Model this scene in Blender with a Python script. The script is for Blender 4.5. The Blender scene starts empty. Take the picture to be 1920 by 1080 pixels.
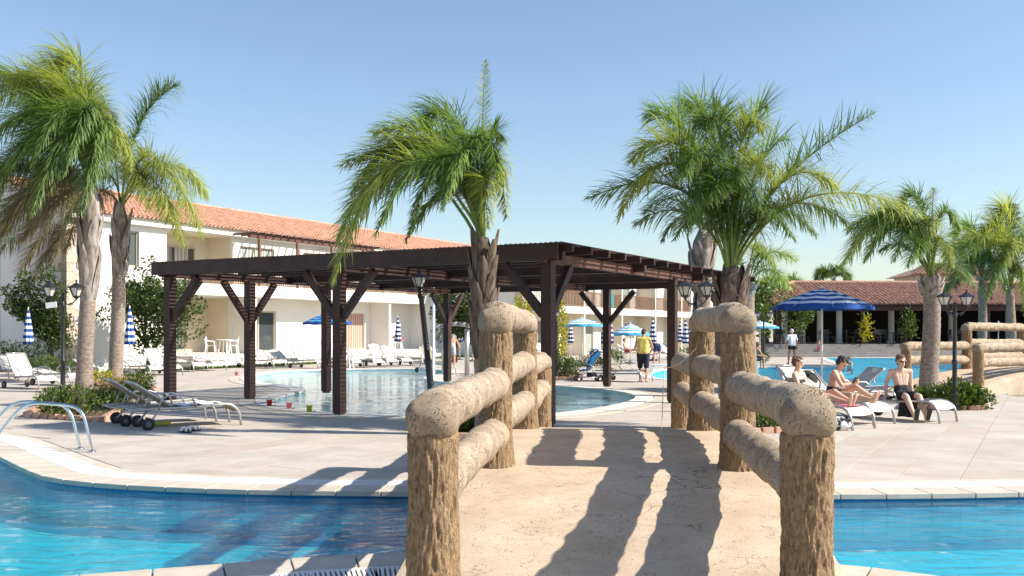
import bpy, bmesh, math, random
from mathutils import Vector, Matrix, noise, Quaternion
from mathutils.geometry import delaunay_2d_cdt
R = math.radians
scene = bpy.context.scene
COL = scene.collection
random.seed(7)

# ---------------------------------------------------------------- camera, sky, sun, exposure
F, CX, HY, EYE = 1800.0, 960.0, 620.0, 1.65      # focal length in photo pixels, principal column, horizon row, eye height
cam_data = bpy.data.cameras.new('camera'); cam = bpy.data.objects.new('camera', cam_data); COL.objects.link(cam)
cam.location = (0, 0, EYE); cam.rotation_euler = (R(90), 0, 0)
cam_data.sensor_width = 36.0; cam_data.lens = 36.0 * F / 1920.0
cam_data.shift_y = (HY - 540.0) / 1920.0
cam_data.clip_end = 6000; cam_data.clip_start = 0.05
scene.camera = cam
SUN_AZ, SUN_EL = R(100), R(38)                    # azimuth from +Y towards +X
SUN_DIR = Vector((math.sin(SUN_AZ)*math.cos(SUN_EL), math.cos(SUN_AZ)*math.cos(SUN_EL), math.sin(SUN_EL)))
world = bpy.data.worlds.new('World'); scene.world = world; world.use_nodes = True
wn = world.node_tree; wn.nodes.clear()
sky = wn.nodes.new('ShaderNodeTexSky'); sky.sky_type = 'NISHITA'; sky.sun_disc = False
sky.sun_elevation = SUN_EL; sky.sun_rotation = SUN_AZ
sky.air_density = 1.15; sky.dust_density = 0.7; sky.ozone_density = 1.6; sky.altitude = 0
bg = wn.nodes.new('ShaderNodeBackground'); bg.inputs[1].default_value = 0.105
wo = wn.nodes.new('ShaderNodeOutputWorld')
tintn = wn.nodes.new('ShaderNodeMix'); tintn.data_type = 'RGBA'; tintn.blend_type = 'MULTIPLY'; tintn.inputs['Factor'].default_value = 1.0
tintn.inputs['B'].default_value = (0.955, 0.985, 1.045, 1)             # even, slightly bluer air
wn.links.new(sky.outputs[0], tintn.inputs['A']); wn.links.new(tintn.outputs['Result'], bg.inputs[0]); wn.links.new(bg.outputs[0], wo.inputs[0])
sun_data = bpy.data.lights.new('sun', 'SUN'); sun_data.energy = 5.0; sun_data.angle = R(0.53); sun_data.color = (1.0, 0.93, 0.82)
sun = bpy.data.objects.new('sun', sun_data); COL.objects.link(sun)
sun.rotation_euler = SUN_DIR.to_track_quat('Z', 'Y').to_euler()
vs = scene.view_settings; vs.view_transform = 'Standard'; vs.look = 'None'; vs.gamma = 1.0; vs.exposure = 0.72; vs.use_curve_mapping = False
scene.cycles.max_bounces = 8; scene.cycles.transparent_max_bounces = 12
scene.cycles.caustics_reflective = False; scene.cycles.caustics_refractive = False; scene.cycles.sample_clamp_indirect = 8.0

def G(px, py, z=0.0):
    "the place on level z seen at photo pixel (px, py)"
    d = F * (EYE - z) / (py - HY)
    return Vector(((px - CX) * d / F, d, z))
def P(px, py, d):
    "the place at distance d seen at photo pixel (px, py)"
    return Vector(((px - CX) * d / F, d, EYE - (py - HY) * d / F))

# ---------------------------------------------------------------- object helpers
def link(o, parent=None):
    COL.objects.link(o)
    if parent is not None: o.parent = parent
    return o
def tag(o, label=None, cat=None, group=None, kind=None):
    if label: o['label'] = label
    if cat: o['category'] = cat
    if group: o['group'] = group
    if kind: o['kind'] = kind
    return o
def thing(name, label, cat, loc=(0, 0, 0), rz=0.0, group=None):
    o = bpy.data.objects.new(name, None); o.empty_display_size = 0.2
    link(o); o.location = loc; o.rotation_euler = (0, 0, rz)
    return tag(o, label, cat, group)
def dup(root, loc, rz, label=None, scale=None):
    def cp(o, parent):
        c = o.copy(); link(c, parent)
        for ch in list(o.children): cp(ch, c)
        return c
    r = cp(root, None); r.location = loc; r.rotation_euler = (0, 0, rz)
    if label: r['label'] = label
    if scale: r.scale = (scale,)*3
    return r

class MB:
    "collects shapes, then links them as one mesh object"
    def __init__(s): s.v = []; s.f = []; s.m = []; s.c = None
    def add(s, verts, faces, mi=0):
        b = len(s.v); s.v.extend([tuple(p) for p in verts])
        s.f.extend([tuple(i + b for i in f) for f in faces]); s.m.extend([mi]*len(faces)); return s
    def box(s, c, size, rz=0.0, mi=0, mat=None):
        x, y, z = size[0]/2, size[1]/2, size[2]/2
        pts = [Vector(p) for p in ((-x,-y,-z),(x,-y,-z),(x,y,-z),(-x,y,-z),(-x,-y,z),(x,-y,z),(x,y,z),(-x,y,z))]
        M = mat if mat else Matrix.Rotation(rz, 3, 'Z')
        c = Vector(c)
        return s.add([M @ p + c for p in pts], [(3,2,1,0),(4,5,6,7),(0,1,5,4),(1,2,6,5),(2,3,7,6),(3,0,4,7)], mi)
    def bar(s, a, b, w, h, up=(0,0,1), mi=0):
        a, b = Vector(a), Vector(b); d = b - a; L = d.length
        t = d / L; up = Vector(up)
        if abs(t.dot(up)) > 0.99: up = Vector((0, 1, 0))
        sx = t.cross(up).normalized(); uz = sx.cross(t).normalized()
        M = Matrix((t, sx, uz)).transposed()
        return s.box((a + b)/2, (L, w, h), mat=M, mi=mi)
    def tube(s, pts, rad, n=8, mi=0, cap=True, wob=None):
        pts = [Vector(p) for p in pts]; m = len(pts)
        rr = rad if isinstance(rad, (list, tuple)) else [rad]*m
        t0 = (pts[1]-pts[0]).normalized()
        ref = Vector((0,0,1)) if abs(t0.z) < 0.9 else Vector((1,0,0))
        nx = t0.cross(ref).normalized()
        vs_, fs = [], []
        for i, p in enumerate(pts):
            t = ((pts[min(i+1,m-1)] - pts[max(i-1,0)])).normalized()
            nx = (nx - t*nx.dot(t)).normalized(); ny = t.cross(nx)
            for k in range(n):
                a = 2*math.pi*k/n
                q = p + (nx*math.cos(a) + ny*math.sin(a))*rr[i]
                if wob: q = wob(q, p, i, k)
                vs_.append(q)
        for i in range(m-1):
            for k in range(n):
                k2 = (k+1) % n
                fs.append((i*n+k, i*n+k2, (i+1)*n+k2, (i+1)*n+k))
        if cap: fs.append(tuple(range(n-1,-1,-1))); fs.append(tuple((m-1)*n+k for k in range(n)))
        return s.add(vs_, fs, mi)
    def lathe(s, prof, n=16, c=(0,0,0), mi=0, mis=None, fn=None, cap=True):
        "prof: list of (radius, z)"
        c = Vector(c); b = len(s.v); m = len(prof)
        vs_ = []
        for i, (r, z) in enumerate(prof):
            for k in range(n):
                a = 2*math.pi*k/n
                rr = fn(r, z, a) if fn else r
                vs_.append(c + Vector((rr*math.cos(a), rr*math.sin(a), z)))
        for i in range(m-1):
            s.add([], [], 0)
            for k in range(n):
                k2 = (k+1) % n
                s.f.append((b+i*n+k, b+i*n+k2, b+(i+1)*n+k2, b+(i+1)*n+k)); s.m.append(mis[i] if mis else mi)
        s.v.extend([tuple(p) for p in vs_])
        if cap:
            s.f.append(tuple(b+k for k in range(n-1,-1,-1))); s.m.append(mis[0] if mis else mi)
            s.f.append(tuple(b+(m-1)*n+k for k in range(n))); s.m.append(mis[-1] if mis else mi)
        return s
    def capsule(s, a, b, ra, rb, n=12, mi=0, flat=None):
        a, b = Vector(a), Vector(b); d = b-a; L = max(d.length, 1e-5); t = d/L
        ref = Vector((0,0,1)) if abs(t.z) < 0.9 else Vector((1,0,0))
        nx = t.cross(ref).normalized(); ny = t.cross(nx)
        prof = [(-ra*math.cos(i*math.pi/8), ra*math.sin(i*math.pi/8)) for i in range(0,5)]
        prof += [(L + rb*math.sin(i*math.pi/8), rb*math.cos(i*math.pi/8)) for i in range(0,5)]
        vs_, fs = [], []
        for (z, r) in prof:
            r = max(r, 1e-4)
            for k in range(n):
                q = 2*math.pi*k/n
                vs_.append(a + t*z + (nx*math.cos(q) + ny*math.sin(q))*r)
        m = len(prof)
        for i in range(m-1):
            for k in range(n):
                k2 = (k+1)%n; fs.append((i*n+k, i*n+k2, (i+1)*n+k2, (i+1)*n+k))
        fs.append(tuple(range(n-1,-1,-1))); fs.append(tuple((m-1)*n+k for k in range(n)))
        return s.add(vs_, fs, mi)
    def ball(s, c, rad, n=14, mi=0, rot=None, fn=None):
        c = Vector(c); rx, ry, rz_ = rad if isinstance(rad, (tuple, list)) else (rad,)*3
        m = max(6, n//2 + 1); vs_, fs = [], []
        for i in range(m+1):
            th = math.pi*i/m
            for k in range(n):
                a = 2*math.pi*k/n
                p = Vector((rx*math.sin(th)*math.cos(a), ry*math.sin(th)*math.sin(a), rz_*math.cos(th)))
                if i in (0, m): p = Vector((rx*0.001*math.cos(a), ry*0.001*math.sin(a), p.z))
                if rot: p = rot @ p
                if fn: p = fn(p)
                vs_.append(c + p)
        for i in range(m):
            for k in range(n):
                k2 = (k+1)%n; fs.append((i*n+k, (i+1)*n+k, (i+1)*n+k2, i*n+k2))
        return s.add(vs_, fs, mi)
    def prism(s, poly, z0, z1, mi=0, bottom=True):
        n = len(poly); vs_ = [(p[0],p[1],z0) for p in poly] + [(p[0],p[1],z1) for p in poly]
        fs = [tuple(range(n, 2*n))] + ([tuple(range(n-1,-1,-1))] if bottom else [])
        fs += [(i,(i+1)%n,n+(i+1)%n,n+i) for i in range(n)]
        return s.add(vs_, fs, mi)
    def mesh(s, name, mats, smooth=False, off=None):
        me = bpy.data.meshes.new(name)
        v = s.v
        if off is not None: v = [(p[0]-off[0], p[1]-off[1], p[2]-off[2]) for p in v]
        me.from_pydata(v, [], s.f)
        ms = mats if isinstance(mats, (list, tuple)) else [mats]
        for m in ms: me.materials.append(m)
        if len(ms) > 1: me.polygons.foreach_set('material_index', s.m)
        if smooth: me.polygons.foreach_set('use_smooth', [True]*len(me.polygons))
        if s.c is not None:
            at = me.color_attributes.new('tint', 'FLOAT_COLOR', 'POINT')
            at.data.foreach_set('color', [x for c in s.c for x in (c, c, c, 1.0)])
        me.update(); return me
    def build(s, name, mats, parent=None, smooth=False, world=False, bevel=0.0, loc=None):
        off = parent.location if (world and parent is not None) else None
        me = s.mesh(name, mats, smooth, off)
        if bevel or smooth == 'auto':
            bm = bmesh.new(); bm.from_mesh(me)
            if bevel: bmesh.ops.bevel(bm, geom=list(bm.edges), offset=bevel, segments=2, profile=0.6, affect='EDGES', clamp_overlap=True)
            bm.to_mesh(me); bm.free()
        o = bpy.data.objects.new(name, me); link(o, parent)
        if loc is not None: o.location = loc
        return o
def inst(me, name, parent, loc=(0,0,0), rot=(0,0,0), scale=None):
    o = bpy.data.objects.new(name, me); link(o, parent); o.location = loc; o.rotation_euler = rot
    if scale: o.scale = scale
    return o
def struct(o): return tag(o, kind='structure')
def autosmooth(o, deg=40):
    me = o.data
    me.polygons.foreach_set('use_smooth', [True]*len(me.polygons))
    try: me.set_sharp_from_angle(angle=R(deg))
    except Exception: pass
    return o

# ---------------------------------------------------------------- materials
def nodes(name):
    m = bpy.data.materials.new(name); m.use_nodes = True
    nt = m.node_tree; nt.nodes.clear()
    out = nt.nodes.new('ShaderNodeOutputMaterial'); b = nt.nodes.new('ShaderNodeBsdfPrincipled')
    nt.links.new(b.outputs[0], out.inputs[0])
    return m, nt, b, out
def N(nt, t, **kw):
    n = nt.nodes.new(t)
    for k, v in kw.items():
        if k.startswith('i_'):
            key = k[2:]; key = int(key) if key.isdigit() else key.replace('_', ' ')
            n.inputs[key].default_value = v
        else: setattr(n, k, v)
    return n
def rgb(c): return (c[0], c[1], c[2], 1.0)
def coords(nt, stretch=(1,1,1), kind='Object'):
    mp = N(nt, 'ShaderNodeMapping'); mp.inputs['Scale'].default_value = stretch
    src = N(nt, 'ShaderNodeNewGeometry').outputs['Position'] if kind == 'World' else N(nt, 'ShaderNodeTexCoord').outputs[kind]
    nt.links.new(src, mp.inputs['Vector']); return mp.outputs[0]
def mat(name, c1, c2=None, scale=4.0, rough=0.6, bump=0.0, bscale=40.0, metal=0.0, stretch=(1,1,1), spec=0.5, detail=6, ramp=(0.35,0.65), objvar=0.0, kind='Object'):
    m, nt, b, out = nodes(name)
    b.inputs['Roughness'].default_value = rough; b.inputs['Metallic'].default_value = metal
    b.inputs['Specular IOR Level'].default_value = spec
    b.inputs['Base Color'].default_value = rgb(c1)
    v = coords(nt, stretch, kind)
    last = None
    if c2:
        n = N(nt, 'ShaderNodeTexNoise', i_Scale=scale, i_Detail=detail, i_Roughness=0.6); nt.links.new(v, n.inputs['Vector'])
        cr = N(nt, 'ShaderNodeValToRGB'); cr.color_ramp.elements[0].color = rgb(c1); cr.color_ramp.elements[1].color = rgb(c2)
        cr.color_ramp.elements[0].position, cr.color_ramp.elements[1].position = ramp
        nt.links.new(n.outputs[0], cr.inputs[0]); last = cr.outputs[0]
        nt.links.new(last, b.inputs['Base Color'])
    if objvar:
        oi = N(nt, 'ShaderNodeObjectInfo'); hs = N(nt, 'ShaderNodeHueSaturation')
        mr = N(nt, 'ShaderNodeMapRange'); mr.inputs['To Min'].default_value = 1-objvar; mr.inputs['To Max'].default_value = 1+objvar
        nt.links.new(oi.outputs['Random'], mr.inputs['Value']); nt.links.new(mr.outputs[0], hs.inputs['Value'])
        if last: nt.links.new(last, hs.inputs['Color'])
        else: hs.inputs['Color'].default_value = rgb(c1)
        nt.links.new(hs.outputs[0], b.inputs['Base Color'])
    if bump:
        n2 = N(nt, 'ShaderNodeTexNoise', i_Scale=bscale, i_Detail=5); nt.links.new(v, n2.inputs['Vector'])
        bp = N(nt, 'ShaderNodeBump', i_Strength=bump, i_Distance=0.02)
        nt.links.new(n2.outputs[0], bp.inputs['Height']); nt.links.new(bp.outputs[0], b.inputs['Normal'])
    return m
def leafmat(name, dark, light, trans=0.35, rough=0.45, tcol=None):
    "leaf: tint attribute runs from dark to light; partly translucent"
    m, nt, b, out = nodes(name)
    at = N(nt, 'ShaderNodeAttribute', attribute_name='tint')
    cr = N(nt, 'ShaderNodeValToRGB'); cr.color_ramp.elements[0].color = rgb(dark); cr.color_ramp.elements[1].color = rgb(light)
    nt.links.new(at.outputs['Fac'], cr.inputs[0]); nt.links.new(cr.outputs[0], b.inputs['Base Color'])
    b.inputs['Roughness'].default_value = rough; b.inputs['Specular IOR Level'].default_value = 0.35
    tr = N(nt, 'ShaderNodeBsdfTranslucent'); mx = N(nt, 'ShaderNodeMixShader'); mx.inputs[0].default_value = trans
    hs = N(nt, 'ShaderNodeHueSaturation', i_Saturation=1.15, i_Value=1.3); nt.links.new(cr.outputs[0], hs.inputs['Color']); nt.links.new(hs.outputs[0], tr.inputs[0])
    nt.links.new(b.outputs[0], mx.inputs[1]); nt.links.new(tr.outputs[0], mx.inputs[2]); nt.links.new(mx.outputs[0], out.inputs[0])
    return m
M = {}
def speckled(name, base, base2, pit, pitscale, thr, bump, pdist=0.02, crack=0.0, rough=0.85, blotch=1.6):
    "rough cast concrete: blotched colour, dark open pits with relief, optional hairline cracks"
    m, nt, b, out = nodes(name); b.inputs['Roughness'].default_value = rough; b.inputs['Specular IOR Level'].default_value = 0.2
    v = coords(nt)
    n1 = N(nt, 'ShaderNodeTexNoise', i_Scale=blotch, i_Detail=8, i_Roughness=0.65); nt.links.new(v, n1.inputs['Vector'])
    cr = N(nt, 'ShaderNodeValToRGB'); cr.color_ramp.elements[0].color = rgb(base); cr.color_ramp.elements[1].color = rgb(base2)
    cr.color_ramp.elements[0].position = 0.35; cr.color_ramp.elements[1].position = 0.68
    nt.links.new(n1.outputs[0], cr.inputs[0])
    n2 = N(nt, 'ShaderNodeTexNoise', i_Scale=pitscale, i_Detail=3, i_Roughness=0.55); nt.links.new(v, n2.inputs['Vector'])
    n3 = N(nt, 'ShaderNodeTexNoise', i_Scale=pitscale*0.12, i_Detail=2); nt.links.new(v, n3.inputs['Vector'])
    sm = N(nt, 'ShaderNodeMath', operation='MULTIPLY_ADD'); sm.inputs[1].default_value = 0.35; nt.links.new(n3.outputs[0], sm.inputs[0]); nt.links.new(n2.outputs[0], sm.inputs[2])
    mr = N(nt, 'ShaderNodeMapRange'); mr.inputs['From Min'].default_value = thr; mr.inputs['From Max'].default_value = thr+0.05
    nt.links.new(sm.outputs[0], mr.inputs['Value'])
    mx = N(nt, 'ShaderNodeMix', data_type='RGBA'); nt.links.new(mr.outputs[0], mx.inputs['Factor'])
    nt.links.new(cr.outputs[0], mx.inputs['A']); mx.inputs['B'].default_value = rgb(pit)
    col = mx.outputs['Result']; height = mr.outputs[0]
    if crack:
        wn_ = N(nt, 'ShaderNodeTexNoise', i_Scale=3.0, i_Detail=4); nt.links.new(v, wn_.inputs['Vector'])
        va = N(nt, 'ShaderNodeVectorMath', operation='MULTIPLY_ADD'); va.inputs[1].default_value = (0.5,0.5,0.5)
        nt.links.new(wn_.outputs['Color'], va.inputs[0]); nt.links.new(v, va.inputs[2])
        vo = N(nt, 'ShaderNodeTexVoronoi', feature='DISTANCE_TO_EDGE', i_Scale=2.2); nt.links.new(va.outputs[0], vo.inputs['Vector'])
        m2 = N(nt, 'ShaderNodeMapRange'); m2.inputs['From Min'].default_value = 0.017; m2.inputs['From Max'].default_value = 0.0; nt.links.new(vo.outputs['Distance'], m2.inputs['Value'])
        nk = N(nt, 'ShaderNodeTexNoise', i_Scale=1.3, i_Detail=3); nt.links.new(v, nk.inputs['Vector'])
        m3 = N(nt, 'ShaderNodeMapRange'); m3.inputs['From Min'].default_value = 0.5; m3.inputs['From Max'].default_value = 0.62; nt.links.new(nk.outputs[0], m3.inputs['Value'])
        ml = N(nt, 'ShaderNodeMath', operation='MULTIPLY'); nt.links.new(m2.outputs[0], ml.inputs[0]); nt.links.new(m3.outputs[0], ml.inputs[1])
        ml2 = N(nt, 'ShaderNodeMath', operation='MULTIPLY'); ml2.inputs[1].default_value = crack; nt.links.new(ml.outputs[0], ml2.inputs[0])
        mx2 = N(nt, 'ShaderNodeMix', data_type='RGBA'); nt.links.new(ml2.outputs[0], mx2.inputs['Factor']); nt.links.new(col, mx2.inputs['A']); mx2.inputs['B'].default_value = rgb(pit)
        col = mx2.outputs['Result']
    nt.links.new(col, b.inputs['Base Color'])
    n4 = N(nt, 'ShaderNodeTexNoise', i_Scale=pitscale*1.8, i_Detail=6, i_Roughness=0.7); nt.links.new(v, n4.inputs['Vector'])
    sb = N(nt, 'ShaderNodeMath', operation='MULTIPLY_ADD'); sb.inputs[1].default_value = -0.8; nt.links.new(height, sb.inputs[0]); nt.links.new(n4.outputs[0], sb.inputs[2])
    bp = N(nt, 'ShaderNodeBump', i_Strength=bump, i_Distance=pdist); nt.links.new(sb.outputs[0], bp.inputs['Height']); nt.links.new(bp.outputs[0], b.inputs['Normal'])
    return m
M['deck_sand'] = speckled('bridge_deck_concrete', (0.50,0.385,0.27), (0.66,0.53,0.39), (0.22,0.16,0.11), 80.0, 0.805, 0.7, 0.010, crack=0.95)
M['rail'] = speckled('cast_rail_concrete', (0.40,0.31,0.215), (0.58,0.475,0.36), (0.12,0.085,0.055), 95.0, 0.745, 0.9, 0.012, blotch=5.0)
def barkmat():
    m, nt, b, out = nodes('cast_bark_concrete'); b.inputs['Roughness'].default_value = 0.85; b.inputs['Specular IOR Level'].default_value = 0.2
    v = coords(nt, (1,1,0.42))
    n1 = N(nt, 'ShaderNodeTexNoise', i_Scale=60, i_Detail=7, i_Roughness=0.6, i_Distortion=0.6); nt.links.new(v, n1.inputs['Vector'])
    cr = N(nt, 'ShaderNodeValToRGB'); e = cr.color_ramp.elements
    e[0].color = rgb((0.13,0.082,0.045)); e[0].position = 0.30; e[1].color = rgb((0.37,0.255,0.15)); e[1].position = 0.62
    x = cr.color_ramp.elements.new(0.45); x.color = rgb((0.275,0.185,0.105))
    nt.links.new(n1.outputs[0], cr.inputs[0]); nt.links.new(cr.outputs[0], b.inputs['Base Color'])
    bp = N(nt, 'ShaderNodeBump', i_Strength=0.9, i_Distance=0.03); nt.links.new(n1.outputs[0], bp.inputs['Height']); nt.links.new(bp.outputs[0], b.inputs['Normal'])
    return m
M['bark'] = barkmat()
M['cap'] = speckled('cast_post_cap', (0.32,0.235,0.155), (0.50,0.405,0.30), (0.13,0.09,0.06), 115.0, 0.765, 1.0, 0.012, blotch=8.0)
M['paving'] = mat('pool_deck_paving', (0.435,0.385,0.33), (0.525,0.475,0.415), scale=1.3, rough=0.78, bump=0.3, bscale=55, spec=0.25, detail=10, kind='World')
def add_joints(m):
    "slab joints of the same grid as the laid slabs, for the paving too far off to lay slab by slab"
    nt = m.node_tree; b = nt.nodes['Principled BSDF']; src = b.inputs['Base Color'].links[0].from_socket
    tc = N(nt, 'ShaderNodeTexCoord'); mp = N(nt, 'ShaderNodeMapping', vector_type='TEXTURE'); mp.inputs['Location'].default_value = (0,10,0); mp.inputs['Rotation'].default_value = (0,0,math.atan2(0.8738,0.4863))
    nt.links.new(tc.outputs['Object'], mp.inputs[0])
    va = N(nt, 'ShaderNodeVectorMath', operation='ADD'); va.inputs[1].default_value = (0.62, 0.31, 0); nt.links.new(mp.outputs[0], va.inputs[0])
    bk = N(nt, 'ShaderNodeTexBrick'); bk.offset = 0.5; bk.inputs['Scale'].default_value = 1.0; bk.inputs['Brick Width'].default_value = 1.24; bk.inputs['Row Height'].default_value = 0.62; bk.inputs['Mortar Size'].default_value = 0.007; bk.inputs['Mortar Smooth'].default_value = 0.1
    bk.inputs['Color1'].default_value = (1,1,1,1); bk.inputs['Color2'].default_value = (0.95,0.94,0.93,1); bk.inputs['Mortar'].default_value = (0.72,0.68,0.64,1)
    nt.links.new(va.outputs[0], bk.inputs['Vector'])
    mx = N(nt, 'ShaderNodeMix', data_type='RGBA', blend_type='MULTIPLY'); mx.inputs['Factor'].default_value = 1.0
    nt.links.new(src, mx.inputs['A']); nt.links.new(bk.outputs['Color'], mx.inputs['B']); nt.links.new(mx.outputs['Result'], b.inputs['Base Color'])
add_joints(M['paving'])
def add_stains(m, amount=0.5):
    "worn and water-marked patches, rust-brown film and dark grit lying across slabs and joints alike"
    nt = m.node_tree; b = nt.nodes['Principled BSDF']; col = b.inputs['Base Color'].links[0].from_socket
    v = coords(nt, (1,1,1), 'World')
    for sc, lo, hi, c in ((0.55,0.50,0.72,(0.86,0.79,0.72)),(2.3,0.56,0.74,(0.84,0.81,0.79)),(38.0,0.64,0.70,(0.70,0.66,0.62))):
        n = N(nt, 'ShaderNodeTexNoise', i_Scale=sc, i_Detail=6, i_Roughness=0.6, i_Distortion=0.5); nt.links.new(v, n.inputs['Vector'])
        mr = N(nt, 'ShaderNodeMapRange'); mr.inputs['From Min'].default_value = lo; mr.inputs['From Max'].default_value = hi; mr.inputs['To Max'].default_value = amount; nt.links.new(n.outputs[0], mr.inputs['Value'])
        mx = N(nt, 'ShaderNodeMix', data_type='RGBA', blend_type='MULTIPLY'); nt.links.new(mr.outputs[0], mx.inputs['Factor']); nt.links.new(col, mx.inputs['A']); mx.inputs['B'].default_value = rgb(c)
        col = mx.outputs['Result']
    nt.links.new(col, b.inputs['Base Color'])
M['slab'] = mat('paving_slab', (0.435,0.385,0.33), (0.525,0.475,0.415), scale=1.3, rough=0.78, bump=0.3, bscale=55, spec=0.25, detail=10, kind='World', objvar=0.035)
M['slab_pink'] = mat('paving_slab_pink', (0.43,0.36,0.305), (0.49,0.42,0.365), scale=1.6, rough=0.78, bump=0.3, bscale=55, spec=0.25, detail=10, kind='World', objvar=0.03)
add_stains(M['paving']); add_stains(M['slab']); add_stains(M['slab_pink'])
M['coping'] = mat('coping_stone', (0.50,0.44,0.36), (0.60,0.54,0.46), scale=3, rough=0.7, bump=0.2, bscale=50, spec=0.3, objvar=0.05)
add_stains(M['coping'], 0.8)
M['coping_pale'] = mat('pale_coping', (0.62,0.58,0.52), (0.70,0.66,0.60), scale=3, rough=0.7, bump=0.15, bscale=50, spec=0.3)
M['grate'] = mat('white_plastic_grate', (0.74,0.73,0.70), (0.80,0.79,0.76), scale=8, rough=0.5)
M['gutter'] = mat('gutter_dark', (0.12,0.115,0.11), (0.17,0.16,0.15), scale=6, rough=0.9)
M['wall'] = mat('white_render_wall', (0.74,0.71,0.655), (0.79,0.765,0.71), scale=0.5, rough=0.9, bump=0.15, bscale=90, spec=0.15)
M['cream'] = mat('cream_render_wall', (0.68,0.60,0.47), (0.73,0.65,0.52), scale=0.6, rough=0.9, bump=0.1, bscale=90, spec=0.15)
M['quoin'] = mat('quoin_stone', (0.40,0.32,0.24), (0.58,0.49,0.38), scale=5, rough=0.9, bump=0.4, bscale=25, objvar=0.12)
M['tile'] = mat('terracotta_tile', (0.44,0.21,0.13), (0.60,0.36,0.255), scale=2.3, rough=0.8, bump=0.2, bscale=30, spec=0.2, detail=9)
M['tile_dark'] = mat('weathered_terracotta', (0.31,0.17,0.115), (0.49,0.315,0.235), scale=2.0, rough=0.8, bump=0.2, bscale=30, spec=0.2, detail=9)
M['wood'] = mat('dark_stained_wood', (0.026,0.011,0.008), (0.056,0.023,0.017), scale=3.0, rough=0.55, bump=0.25, bscale=60, stretch=(1,1,1), spec=0.4)
M['wood_side'] = mat('lighter_brown_timber', (0.075,0.035,0.024), (0.15,0.075,0.052), scale=2.5, rough=0.6, bump=0.25, bscale=60, spec=0.35)  # lighter brown timber; on the pool pergola's side beam it paints in sunlight
M['wood_bal'] = mat('brown_baluster_wood', (0.15,0.075,0.04), (0.24,0.125,0.07), scale=4, rough=0.6)
M['frame'] = mat('tan_window_frame', (0.42,0.34,0.24), (0.48,0.40,0.29), scale=4, rough=0.5)
M['metal'] = mat('grey_aluminium', (0.40,0.40,0.39), (0.50,0.50,0.49), scale=5, rough=0.35, metal=0.6)
M['steel'] = mat('polished_steel', (0.70,0.69,0.67), (0.78,0.77,0.75), scale=12, rough=0.16, metal=1.0)
M['iron'] = mat('black_cast_iron', (0.012,0.012,0.014), (0.022,0.022,0.024), scale=8, rough=0.4, spec=0.5)
M['rubber'] = mat('black_rubber', (0.015,0.015,0.015), (0.03,0.03,0.03), scale=9, rough=0.7)
M['hub'] = mat('grey_plastic_hub', (0.10,0.10,0.10), (0.14,0.14,0.14), scale=9, rough=0.5)
M['sling'] = mat('beige_sling_fabric', (0.56,0.52,0.45), (0.64,0.60,0.53), scale=6, rough=0.85, bump=0.15, bscale=250, spec=0.2)
M['sling_tan'] = mat('taupe_sling_fabric', (0.27,0.23,0.175), (0.34,0.29,0.225), scale=7, rough=0.85, bump=0.2, bscale=250, spec=0.2)
M['plastic'] = mat('white_plastic', (0.78,0.77,0.75), (0.82,0.81,0.79), scale=6, rough=0.4)
M['white_paint'] = mat('white_painted_pole', (0.74,0.74,0.73), (0.80,0.80,0.79), scale=6, rough=0.4)
M['blue'] = mat('royal_blue_canvas', (0.016,0.062,0.26), (0.030,0.090,0.33), scale=6, rough=0.8, spec=0.2)
M['navy'] = mat('navy_canvas', (0.012,0.030,0.16), (0.018,0.045,0.22), scale=6, rough=0.8, spec=0.2)
M['canvas'] = mat('white_canvas', (0.70,0.72,0.75), (0.78,0.79,0.81), scale=6, rough=0.85, spec=0.2)
M['lightblue'] = mat('faded_turquoise_canvas', (0.06,0.30,0.46), (0.09,0.37,0.54), scale=6, rough=0.85, spec=0.2)
M['glass_lamp'] = mat('frosted_lamp_glass', (0.62,0.60,0.56), (0.72,0.70,0.66), scale=9, rough=0.25, spec=0.6)
M['brick'] = mat('edging_brick', (0.40,0.20,0.13), (0.56,0.37,0.27), scale=7, rough=0.9, bump=0.4, bscale=50, objvar=0.15)
M['soil'] = mat('planter_soil', (0.10,0.065,0.04), (0.17,0.115,0.075), scale=9, rough=1.0, bump=0.6, bscale=30)
M['grass'] = mat('lawn_turf', (0.055,0.10,0.02), (0.11,0.17,0.035), scale=3, rough=0.95, bump=0.5, bscale=80)
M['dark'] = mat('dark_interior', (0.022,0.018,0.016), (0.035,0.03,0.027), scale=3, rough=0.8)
M['darkwood'] = mat('dark_furniture', (0.018,0.014,0.012), (0.035,0.027,0.022), scale=6, rough=0.5)
M['step'] = mat('grey_terrace_step', (0.25,0.23,0.215), (0.33,0.31,0.29), scale=2, rough=0.85, bump=0.2, bscale=40)
def glassmat(name, tint, rough=0.05):
    m, nt, b, out = nodes(name)
    b.inputs['Base Color'].default_value = rgb(tint); b.inputs['Roughness'].default_value = rough; b.inputs['Specular IOR Level'].default_value = 0.8
    return m
M['glass'] = glassmat('dark_window_glass', (0.05,0.06,0.065))
def curtain(name, a, b2):
    m, nt, b, out = nodes(name); v = coords(nt)
    w = N(nt, 'ShaderNodeTexWave', i_Scale=2.2, i_Distortion=1.5, i_Detail=2.0); w.bands_direction = 'DIAGONAL'; w.inputs['Detail Scale'].default_value = 1.0
    mp = N(nt, 'ShaderNodeMapping'); mp.inputs['Scale'].default_value = (1,1,0.0); nt.links.new(v, mp.inputs[0]); nt.links.new(mp.outputs[0], w.inputs['Vector'])
    cr = N(nt, 'ShaderNodeValToRGB'); cr.color_ramp.elements[0].color = rgb(a); cr.color_ramp.elements[1].color = rgb(b2)
    nt.links.new(w.outputs['Fac'], cr.inputs[0]); nt.links.new(cr.outputs[0], b.inputs['Base Color'])
    b.inputs['Roughness'].default_value = 0.5
    return m
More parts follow.
